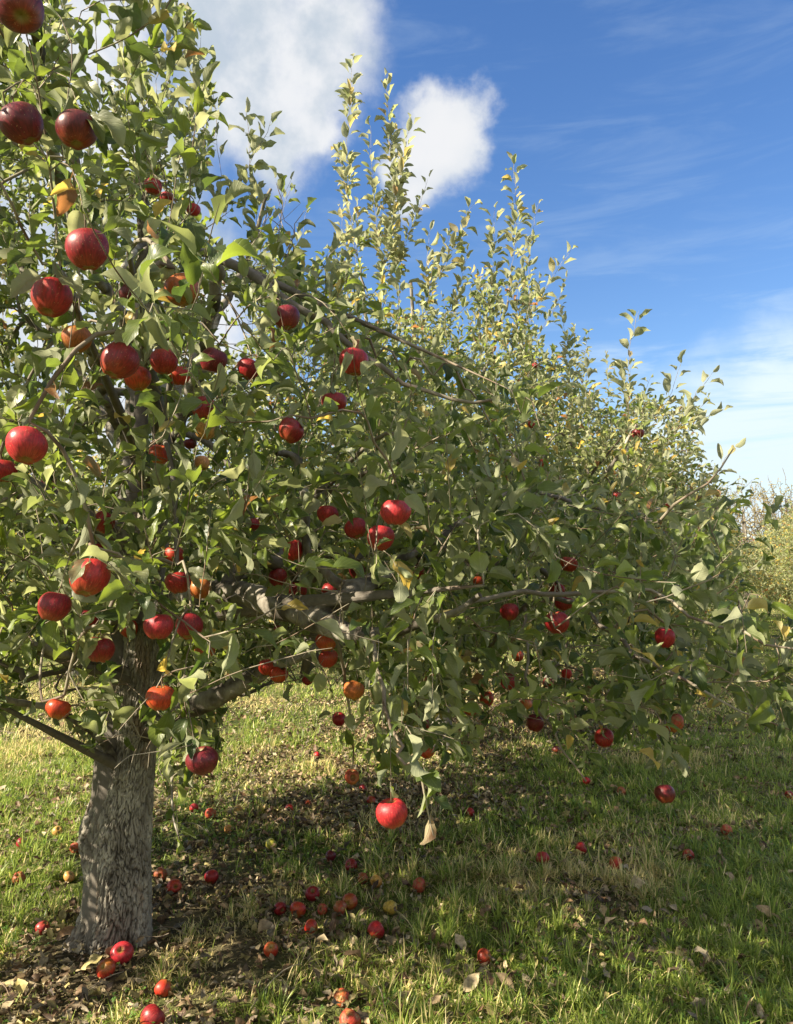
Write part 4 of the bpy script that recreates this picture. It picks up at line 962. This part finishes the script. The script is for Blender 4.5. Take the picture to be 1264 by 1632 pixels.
apple_tree('apple_tree', 'large front apple tree with thick grey flaking trunk, laden with red apples', (-1.22, D1, 0), trunk1, limbs1, EL1, OUT1, sp1, 11, T_HI, 0.076, 0.027, 0.150, extra=ex1, trunk_hi=True, yellow=0.02, olive=0.28, path_leaf=0.55)

# second tree
def auto_trunk(x, y, rng, h=1.1, r=0.11):
    lx, ly = rng.normal(0, 0.10, 2)
    return [(x, y, -0.06, r), (x + lx * .3, y + ly * .3, 0.35, r * 0.88), (x + lx * .8, y + ly * .8, 0.75, r * 0.8), (x + lx, y + ly, h, r * 0.75), (x + lx * 1.6, y + ly, h + .6, r * 0.5), (x + lx * 1.1, y + ly, h + 1.3, r * 0.33), (x + lx * .9, y + ly, h + 2.1, r * 0.16)]
def auto_limbs(tr, rng, n=8, reach=1.8):
    out = []
    for k in range(n):
        b = np.array(tr[2 + (k % 3)][:3]) + np.array([0, 0, rng.uniform(0, .2)]); a = 2.4 * k + rng.normal(0, .3); R = reach * rng.uniform(.75, 1.1); el = rng.uniform(0.15, 1.0)
        d = np.array([cos(a), sin(a), 0]); out.append([(*b, .04), (*(b + d * R * .3 + [0, 0, .12 * R + .1]), .034), (*(b + d * R * .65 + [0, 0, el * R * .42]), .022), (*(b + d * R + [0, 0, el * R * .8]), .009)])
    return out
r2 = np.random.default_rng(22)
t2 = [(0.42, 7.4, -0.06, .11), (*P(703, 1120, 7.4), .095), (*P(706, 1050, 7.4), .085), (*P(700, 980, 7.35), .08), (*P(690, 900, 7.3), .06), (*P(680, 760, 7.2), .04), (*P(665, 600, 7.1), .025), (*P(655, 450, 7.0), .014)]
l2 = auto_limbs([t2[0], t2[1], t2[2], t2[3], t2[4]], r2, 9, 1.9) + [L_((703, 1040, 7.4, .05), (790, 960, 6.6, .04), (880, 860, 5.8, .026), (960, 760, 5.2, .018), (1015, 680, 4.9, .010)), L_((690, 900, 7.3, .04), (620, 740, 6.6, .024), (590, 560, 6.3, .014), (575, 420, 6.2, .008)), L_((680, 760, 7.2, .03), (760, 620, 6.6, .018), (810, 480, 6.3, .009))]
S2 = [((590, 520, 6.2), (562, 95, 6.2)), ((640, 520, 6.2), (614, 120, 6.2)), ((560, 420, 6.0), (535, 228, 6.0)), ((650, 480, 6.4), (640, 250, 6.4)), ((640, 420, 6.1), (682, 285, 6.1)), ((600, 420, 6.0), (570, 330, 6.0)), ((690, 430, 6.3), (720, 360, 6.3)),
      ((800, 520, 6.0), (818, 252, 6.0)), ((700, 440, 6.0), (755, 325, 6.0)), ((840, 520, 6.0), (858, 325, 6.0)), ((830, 560, 5.8), (840, 385, 5.8)), ((860, 520, 5.8), (912, 395, 5.8)), ((870, 560, 5.6), (905, 440, 5.6)), ((545, 470, 5.8), (540, 320, 5.8)), ((770, 520, 6.1), (790, 330, 6.1)), ((620, 450, 6.0), (655, 190, 6.0)), ((610, 500, 6.0), (590, 200, 6.0)), ((735, 500, 6.1), (745, 400, 6.1)),
      ((1015, 660, 4.8), (1018, 495, 4.8)), ((1040, 660, 4.9), (1085, 580, 4.9)), ((1060, 680, 4.8), (1135, 595, 4.8)), ((1080, 690, 4.8), (1150, 655, 4.8)), ((985, 660, 5.0), (985, 600, 5.0)), ((1070, 760, 4.6), (1110, 700, 4.6)), ((1080, 800, 4.4), (1170, 715, 4.3)), ((950, 640, 5.2), (940, 570, 5.2)), ((500, 500, 5.5), (475, 380, 5.5)), ((480, 540, 5.5), (490, 330, 5.5))]
sp2 = [(P(*a), P(*b)) for a, b in S2]
for k in range(9):     # smaller shoots filling the upper outline
    x = r2.uniform(530, 900); y1 = np.interp(x, [520, 560, 640, 700, 780, 860, 900], [420, 290, 290, 380, 380, 400, 460]) + r2.uniform(0, 130); d = r2.uniform(5.7, 7.6); sp2.append((P(x + r2.normal(0, 12), y1 + r2.uniform(90, 170), d), P(x, y1, d)))
ex2 = np.array([a[2] for a in APPLES if a[6] == 2])
apple_tree('apple_tree', 'second apple tree in the row with tall upright shoots against the white cloud', (0.42, 7.4, 0), t2, l2, [((0.5, 7.0, 2.35), (2.5, 2.3, 1.8), 6000, 0.35), ((1.5, 5.4, 2.0), (0.85, 0.9, 0.75), 700, 0.0), ((0.3, 5.9, 3.2), (1.5, 1.0, 1.2), 1300, 0.0)], OUT2, sp2, 23, T_MID, 0.074, 0.029, 0.165, extra=ex2, yellow=0.06, olive=0.8, path_leaf=0.6, bright=1.2, zmin=0.75)

# third tree and the tree model used further off
r3 = np.random.default_rng(33); t3 = auto_trunk(2.25, 11.4, r3)
sp3 = [(np.array([2.25 + a, 11.2 + b, 3.2]), np.array([2.25 + a * 1.15, 11.1 + b, 3.2 + h])) for a, b, h in [(.2, -.6, 1.9), (.5, -.9, 1.4), (-.3, -.4, 1.7), (.9, -.5, 1.4), (1.2, 0, 1.1), (-.9, -.6, 1.3), (-1.3, .2, 1.2), (.1, .5, 1.6), (.7, .6, 1.3), (-.5, .9, 1.2), (1.5, -.7, .8), (.35, -.7, 1.8), (0.0, -.9, 1.5)]]
apple_tree('apple_tree', 'third apple tree in the row, narrow shoots showing right of the second tree', (2.25, 11.4, 0), t3, auto_limbs(t3, r3), [((2.35, 11.3, 2.1), (2.4, 2.2, 1.5), 4600, 0.4)], None, sp3, 34, T_LOW, 0.082, 0.034, 0.19, yellow=0.07, olive=0.6, bright=1.1, zmin=0.7)
def model_tree(x, y, seed, label, size=1.0, yellow=0.06, olive=0.5, bright=1.05, group='apple trees of the orchard rows'):
    r = np.random.default_rng(seed); t = auto_trunk(x, y, r)
    sp = []
    for k in range(16):
        a = r.uniform(0, 6.28); q = r.uniform(0, 1.7); p = np.array([x + q * cos(a), y + q * sin(a), 3.2 - .25 * q]); sp.append((p, p + np.array([r.normal(0, .1), r.normal(0, .1), r.uniform(.5, 1.1)])))
    return apple_tree('apple_tree', label, (x, y, 0), t, auto_limbs(t, r), [((x, y, 2.0), (2.3, 2.3, 1.65), 4200, 0.45)], None, sp, seed + 1, T_LOW, 0.10, 0.042, 0.24, yellow=yellow, olive=olive, bright=bright, cutcam=0.5, zmin=0.25, group=group)
def copy_tree(src, loc, rz, s, label, group=None):
    r = src.copy(); COL.objects.link(r); r.location = Vector(loc); r.rotation_euler = (0, 0, rz); r.scale = (s, s, s); r['label'] = label
    if group: r['group'] = group
    for ch in list(src.children):
        c = ch.copy(); COL.objects.link(c); c.parent = r; c.matrix_parent_inverse = ch.matrix_parent_inverse.copy()
    return r
far_a = model_tree(4.3, 15.4, 51, 'fourth apple tree in the row, dark green with a few red fruits')
far_b = model_tree(11.2, 19.0, 61, 'golden olive tree across the lane, largest at the right edge', yellow=0.10, olive=0.95, bright=1.3, group='apple trees across the lane')
far_c = model_tree(-5.2, 12.6, 71, 'sunlit apple tree of the left row seen under the front tree at the left edge', yellow=0.12, olive=0.7, bright=1.2, group='apple trees of the left row')
names_a = ['fifth', 'sixth', 'seventh', 'eighth', 'ninth']
for k, (x, y) in enumerate(ROW[5:10]): copy_tree(far_a, (x, y, 0), 1.3 * k + .7, 1.0 + .05 * (k % 2), names_a[k] + ' apple tree along the row of the front tree')
for k, y in enumerate([22.5, 26.5, 30.5, 34.5, 38.5, 43]):
    copy_tree(far_b, (0.43 * y + 3.35, y, 0), 2.1 * k, 1.0 + .06 * ((k * 2) % 3), ['second', 'third', 'fourth', 'fifth', 'sixth', 'seventh'][k] + ' olive gold tree along the far side of the lane')
for k, (x, y) in enumerate([(-3.3, 16.6), (-1.6, 20.6), (0.2, 24.6), (2.0, 28.6), (-8.6, 18.5), (-6.6, 23.0), (4.0, 33)]):
    copy_tree(far_c, (x, y, 0), 1.7 * k + 1, 1.0, ['sunlit apple tree left of the third trunk in the left row', 'third apple tree of the left row', 'fourth apple tree of the left row', 'fifth apple tree of the left row', 'apple tree in the outermost left row, nearer one', 'apple tree in the outermost left row, farther one', 'last apple tree of the left row'][k])

# bare tree beyond the end of the lane, and red shrubs
def bare_tree(x, y, h, seed, label):
    rng = np.random.default_rng(seed); root = empty('bare_tree', (x, y, 0)); tag(root, label, 'tree', 'tall half bare trees beyond the orchard'); sk = Skeleton()
    tr = spline([(x, y, -.1, .22), (x + .1, y, h * .2, .18), (x, y + .1, h * .38, .13), (x + .2, y, h * .6, .08), (x + .1, y, h * .9, .03)], .3); sk.add(tr[:, :3], -1, tr[:, 3], tg=1)
    A = ellip_points(rng, 900, (x, y, h * .62), (h * .46, h * .46, h * .40), 0.2); A = thin_min(A, 0.55, rng); runs = grow(sk, A, rng, np.array([x, y, h * .2]), shoot=(.5, 1.2), step=.3, wob=.05)
    R = np.maximum(pipe_radii(sk, r0=.010), .010); acc = Acc(); wood_mesh(sk, R, acc, {1}); V, Q, r_ = tube(tr[:, :3], tr[:, 3], 12, .2, 1)
    mesh_np('trunk', V, Q, mat=M_BARK, parent=root, attrs={'crack': np.zeros(len(V))}); acc.build('twigs', M_TWIG, root)
    pos, yd, nr, sz = runs_to_leaves(sk, runs, rng, 0.17, 0.20, path_leaf=1.2); n = len(pos)
    c = np.array([0.30, 0.235, 0.085]) * rng.uniform(.6, 1.3, (n, 1)); place_leaves('foliage', T_LOW, pos, yd, nr, sz, c, M_LEAF, root, rng)
    return root
def bare_copy(src, loc, rz, s, label): return copy_tree(src, loc, rz, s, label)
bt = bare_tree(21.5, 48, 7.2, 91, 'half bare tree with thin yellow leaves beyond the end of the row')
bare_copy(bt, (26.5, 52, 0), 2.0, 1.12, 'taller half bare tree at the right edge beyond the olive gold trees')
bare_copy(bt, (18.6, 58, 0), 4.0, 0.95, 'half bare tree leftmost beyond the end of the row')
def red_shrub(x, y, s, seed, label):
    rng = np.random.default_rng(seed); root = empty('red_shrub', (x, y, 0)); tag(root, label, 'shrub', 'red shrubs at the end of the lane'); sk = Skeleton(); st = spline([(x, y, -.1, .05), (x, y, .8 * s, .04), (x + .1, y, 1.8 * s, .02)], .15); sk.add(st[:, :3], -1, st[:, 3], tg=1)
    A = thin_min(ellip_points(rng, 500, (x, y, 1.7 * s), (1.5 * s, 1.3 * s, 1.2 * s), .2), .3, rng); runs = grow(sk, A, rng, np.array([x, y, .5]), step=.15); R = pipe_radii(sk, r0=.004); acc = Acc(); wood_mesh(sk, R, acc); acc.build('stem', M_TWIG, root)
    pos, yd, nr, sz = runs_to_leaves(sk, runs, rng, .15, .07); c = np.array([.36, .09, .08]) * rng.uniform(.6, 1.3, (len(pos), 1)); place_leaves('foliage', T_LOW, pos, yd, nr, sz, c, M_LEAF, root, rng)
red_shrub(27.1, 60, 1.8, 5, 'red leaved shrub glowing at the end of the lane')
red_shrub(29.2, 63, 1.8, 6, 'fainter red shrub behind the first at the end of the lane')

# distant wooded edge closing the horizon
def treeline():
    rng = np.random.default_rng(8); n = 26000; x = rng.uniform(-190, 230, n); y = 120 + 12 * np.sin(x * .03) + rng.uniform(-4, 4, n)
    top = 4.5 + 4.5 * fbm(x * .12, x * 0, seed=4, o=4); z = top * rng.uniform(0, 1, n) ** .8
    pos = np.stack([x, y, z], 1); yd = rng.normal(0, 1, (n, 3)); nr = rng.normal(0, 1, (n, 3)); a = rng.uniform(0, 1, (n, 1)); c = np.array([.07, .075, .03]) * (1 - a) + np.array([.20, .13, .055]) * a
    o = place_leaves('distant_wood', T_LOW, pos, yd, nr, rng.uniform(.9, 1.8, n), c, M_LEAF, None, rng); tag(o, 'low line of autumn woodland on the horizon beyond the orchard', 'woodland', kind='stuff')
treeline()

# ------------------------------------------------------------------ grass, clover, leaf litter
def in_view_xy(rng, n, y0, y1, marg=0.35):
    y = np.sqrt(rng.uniform(y0 ** 2, y1 ** 2, n)); x = rng.uniform(-1, 1, n) * (0.50 * (y + 0.6) + 0.75); return x, y
def grass(n, y0, y1, hscale, wid, seed, segs=4, cut=0.35):
    rng = np.random.default_rng(seed); x, y = in_view_xy(rng, n, y0, y1); lu = lushness(x, y)
    tuft = fbm(x * 6, y * 6, seed=77, o=3); k = rng.uniform(0, 1, n) < np.clip((lu - 0.18) * 1.5 + (tuft - .5) * 1.2, 0.15, 1) * np.where(tuft < .44, .35, 1); x, y, lu, tuft = x[k], y[k], lu[k], tuft[k]; n = len(x)
    # gather blades to tuft centres
    cs = 0.06 * max(1, hscale * .7); ci, cj = np.floor(x / cs), np.floor(y / cs); z0 = np.zeros_like(ci); tx = (ci + _h(ci, cj, z0, 5)) * cs; ty = (cj + _h(ci, cj, z0, 6)) * cs; g_ = rng.uniform(0, .75, n); x = x * (1 - g_) + tx * g_; y = y * (1 - g_) + ty * g_
    big = _h(ci, cj, z0, 8)
    H = (0.020 + 0.034 * rng.uniform(0, 1, n) ** 1.5 + 0.060 * (big > .84) * rng.uniform(.3, 1, n)) * hscale * (0.5 + 0.8 * np.clip(lu, 0, 1)); az = rng.uniform(0, 2 * pi, n); lean = rng.uniform(.15, 1.75, n)
    for (a, b) in ROW[1:3]: H = H * np.clip((np.hypot(x - a, y - b) - .14) * 4, .15, 1)
    for (a, b) in FPOS:     # the fruit has pressed the grass down, also towards the path side
        H = H * np.clip((np.hypot((x - a), (y - b + .05) * .8) - .03) * 14, .30, 1)
    out = np.stack([np.cos(az), np.sin(az), np.zeros(n)], 1); fa = az + rng.normal(pi / 2, .5, n); side = np.stack([np.cos(fa), np.sin(fa), np.zeros(n)], 1); W = wid * rng.uniform(.6, 1.5, n)
    base = np.stack([x, y, gh(x, y) - .004], 1); V = np.zeros((n, segs + 1, 2, 3)); 
    cl = np.zeros((n, 3)); p = base.copy(); tt = np.linspace(0, 1, segs + 1)
    for i, t in enumerate(tt):
        a = lean * (0.2 + 1.25 * t); 
        if i: p = p + (out * np.sin(a)[:, None] + np.array([0, 0, 1.0]) * np.cos(a)[:, None]) * (H / segs * 1.25)[:, None]
        ww = (W * (1 - t ** 2.2) + .0002)[:, None] * .5; V[:, i, 0] = p - side * ww; V[:, i, 1] = p + side * ww
    a = rng.uniform(0, 1, (n, 1)); col = np.array([.062, .108, .017]) * (1 - a) + np.array([.25, .295, .058]) * a
    patch = fbm(x * .9, y * .9, seed=91, o=3); dryp = np.clip((patch - .50) * 3 + 0.04 - .10 * (x > 9 * y) + 0.16 * np.clip((y - 5.0) / 3, 0, 1) * (x < .3 * y), 0.06, .75); dry = rng.uniform(0, 1, n) < np.maximum(dryp, .5 * (lu < .32))
    col[dry] = (np.array([.50, .42, .20]) * rng.uniform(.55, 1.2, (dry.sum(), 1))); col *= rng.uniform(.8, 1.3, (n, 1)) * 1.22
    me_c = np.repeat(np.concatenate([col, np.ones((n, 1))], 1), (segs + 1) * 2, 0)
    I = np.arange(n * (segs + 1) * 2).reshape(n, segs + 1, 2); Q = np.stack([I[:, :-1, 0], I[:, :-1, 1], I[:, 1:, 1], I[:, 1:, 0]], -1).reshape(-1, 4)
    return V.reshape(-1, 3), Q, me_c
gv_, gq_, gc_ = [], [], []; off = 0
for a in [(185000, 1.7, 4.2, 1.0, .0045, 1), (190000, 4.0, 7.5, 1.0, .0060, 2), (100000, 7.2, 14, 1.15, .009, 3, 3), (60000, 13, 30, 1.35, .014, 4, 2), (30000, 28, 60, 1.7, .03, 5, 2)]:
    V, Q, c = grass(*a); gv_.append(V); gq_.append(Q + off); gc_.append(c); off += len(V)
o = mesh_np('grass', np.vstack(gv_), np.vstack(gq_), mat=M_BLADE, attrs={'lc': np.vstack(gc_)}); tag(o, 'uneven green and straw coloured grass covering the orchard floor', 'grass', kind='stuff')

def clover():
    rng = np.random.default_rng(12); n = 14000; x, y = in_view_xy(rng, n, 1.9, 5.5); m = fbm(x * 1.6 + 5, y * 1.6, seed=55, o=3); k = rng.uniform(0, 1, n) < np.clip((m - .42) * 4, 0, 1) * np.clip(lushness(x, y) * 1.3, 0, 1); x, y = x[k], y[k]; n = len(x)
    hgt = rng.uniform(.012, .045, n); V, Q, C = [], [], []; c0 = np.stack([x, y, gh(x, y) + hgt], 1); s = rng.uniform(.005, .011, n); a0 = rng.uniform(0, 6.28, n); col = np.array([.085, .17, .03]) * rng.uniform(.7, 1.5, (n, 1)); tl = rng.normal(0, .35, (n, 2)); base = 0
    for L in range(3):
        a = a0 + L * 2 * pi / 3; d = np.stack([np.cos(a), np.sin(a), tl[:, 0] * np.cos(a) + tl[:, 1] * np.sin(a)], 1); e = np.stack([-np.sin(a), np.cos(a), -tl[:, 0] * np.sin(a) + tl[:, 1] * np.cos(a)], 1); S = s[:, None]
        q = np.stack([c0, c0 + (d * .9 - e * .62) * S, c0 + d * 1.25 * S - [0, 0, .001], c0 + (d * .9 + e * .62) * S], 1); V.append(q.reshape(-1, 3)); Q.append(base + np.arange(4 * n).reshape(n, 4)); C.append(np.repeat(np.concatenate([col, np.ones((n, 1))], 1), 4, 0)); base += 4 * n
    b = np.stack([x, y, gh(x, y)], 1); q = np.stack([b - [.0006, 0, 0], b + [.0006, 0, 0], c0 + [.0004, 0, 0], c0 - [.0004, 0, 0]], 1); V.append(q.reshape(-1, 3)); Q.append(base + np.arange(4 * n).reshape(n, 4)); C.append(np.repeat(np.concatenate([col, np.ones((n, 1))], 1), 4, 0))
    o = mesh_np('clover', np.vstack(V), np.vstack(Q), mat=M_BLADE, attrs={'lc': np.vstack(C)}); tag(o, 'small bright clover leaves mixed into the near grass', 'clover', kind='stuff')
clover()
DRYC = np.array([[.36, .26, .15], [.24, .15, .08], [.45, .36, .22], [.13, .075, .04], [.40, .33, .13], [.30, .25, .17]])
def litter():
    rng = np.random.default_rng(14); n = 600000; x, y = in_view_xy(rng, n, 1.9, 14); c = x - (0.43 * y - 2.66)
    dens = np.exp(-((c / 1.9) ** 2)) * .93 + .11; m = fbm(x * 1.3, y * 1.3, seed=61, o=3); k = rng.uniform(0, 1, n) < dens * np.clip((m - .30) * 3.2, 0.22, 1) * (1.05 - .55 * np.clip(lushness(x, y), 0, 1)); x, y = x[k], y[k]; n = len(x)
    lift = rng.uniform(.004, .035, n); pos = np.stack([x, y, gh(x, y) + lift], 1); az = rng.uniform(0, 6.28, n); yd = np.stack([np.cos(az), np.sin(az), rng.normal(0, .22, n)], 1); nr = np.stack([rng.normal(0, .45, n), rng.normal(0, .45, n), rng.choice([1, -1], n) * np.ones(n)], 1)
    col = DRYC[rng.integers(0, 6, n)] * (.34 + .95 * rng.uniform(0, 1, (n, 1)) ** 1.3); o = place_leaves('leaf_litter', T_DRY[:4] + T_DRYL, pos, yd, nr, (.012 + .048 * rng.uniform(0, 1, n) ** 1.5) * (1 + .03 * y), col, M_DRY, None, rng)
    tag(o, 'curled brown and tan fallen leaves strewn under the trees', 'leaf litter', kind='stuff'); print('litter', n)
litter()
def straw():
    rng = np.random.default_rng(19); acc = Acc()
    for k in range(260):
        x, y = in_view_xy(rng, 1, 2.0, 6.0); x, y = x[0], y[0]; a = rng.uniform(0, 6.28); L = rng.uniform(.05, .28); p0 = np.array([x, y, float(gh(x, y)) + rng.uniform(.006, .03)]); d = np.array([cos(a), sin(a), rng.normal(0, .12)]); b = rng.normal(0, .03, 3)
        t = np.linspace(0, 1, 6)[:, None]; p = p0 + d * L * t + b * np.sin(t * pi) * L * 3; r = np.full(6, rng.uniform(.0008, .0022)); acc.add(*tube(p, r, 4))
    o = acc.build('fallen_twigs', M_TWIG, None); tag(o, 'thin dead twigs scattered on the ground', 'twigs', kind='stuff')
straw()
# single fallen leaves big enough to point at
BIGL = [(1010, 1395, .075, 5, 'pale curled fallen leaf in the lane, upper of two'), (998, 1420, .085, 2, 'tan rolled fallen leaf in the lane, lower of two'), (1040, 1490, .10, 1, 'broad brown fallen leaf lying in shaded grass'), (1100, 1523, .085, 5, 'narrow pale fallen leaf standing on edge'), (1192, 1480, .085, 0, 'tan fallen leaf with raised points at the right'), (1146, 1398, .085, 0, 'bent tan fallen leaf in the lane near the red apple'),
        (405, 1502, .11, 0, 'large orange-tan curled fallen leaf in sun left of centre'), (585, 1538, .085, 1, 'brown arched fallen leaf below the striped apple'), (735, 1590, .085, 2, 'folded cream fallen leaf near the bottom centre'), (825, 1592, .08, 0, 'tan star shaped fallen leaf near the bottom'), (1022, 1540, .075, 3, 'upright brown fallen leaf in sunlit grass'), (745, 1525, .07, 2, 'small buff fallen leaf beside the clover'), (120, 1565, .10, 4, 'yellowish fallen leaf in the left foreground'), (80, 1518, .10, 1, 'grey brown fallen leaf below the soil patch at left'), (1240, 1470, .08, 0, 'tan fallen leaf at the right edge'), (760, 1470, .075, 1, 'long brown fallen leaf in the shaded middle'), (700, 1385, .07, 5, 'greyish fallen leaf under the tip of the hanging branch')]
rb = np.random.default_rng(6)
for (x, y, s, ci, lab) in BIGL:
    p = PG(x, y, .02); z = float(gh(p[0], p[1])) + .03; p[2] = 0; az = rb.uniform(0, 6.28)
    o = place_leaves('fallen_leaf', [T_DRY[rb.integers(14)]], np.zeros((1, 3)), np.array([[cos(az), sin(az), .25]]), np.array([[rb.normal(0, .5), -.5, 1.0]]), np.array([s]), DRYC[ci:ci + 1], M_DRY, None, rb)
    o.location = (p[0], p[1], z); tag(o, lab, 'fallen leaf', 'single fallen leaves lying on the grass')
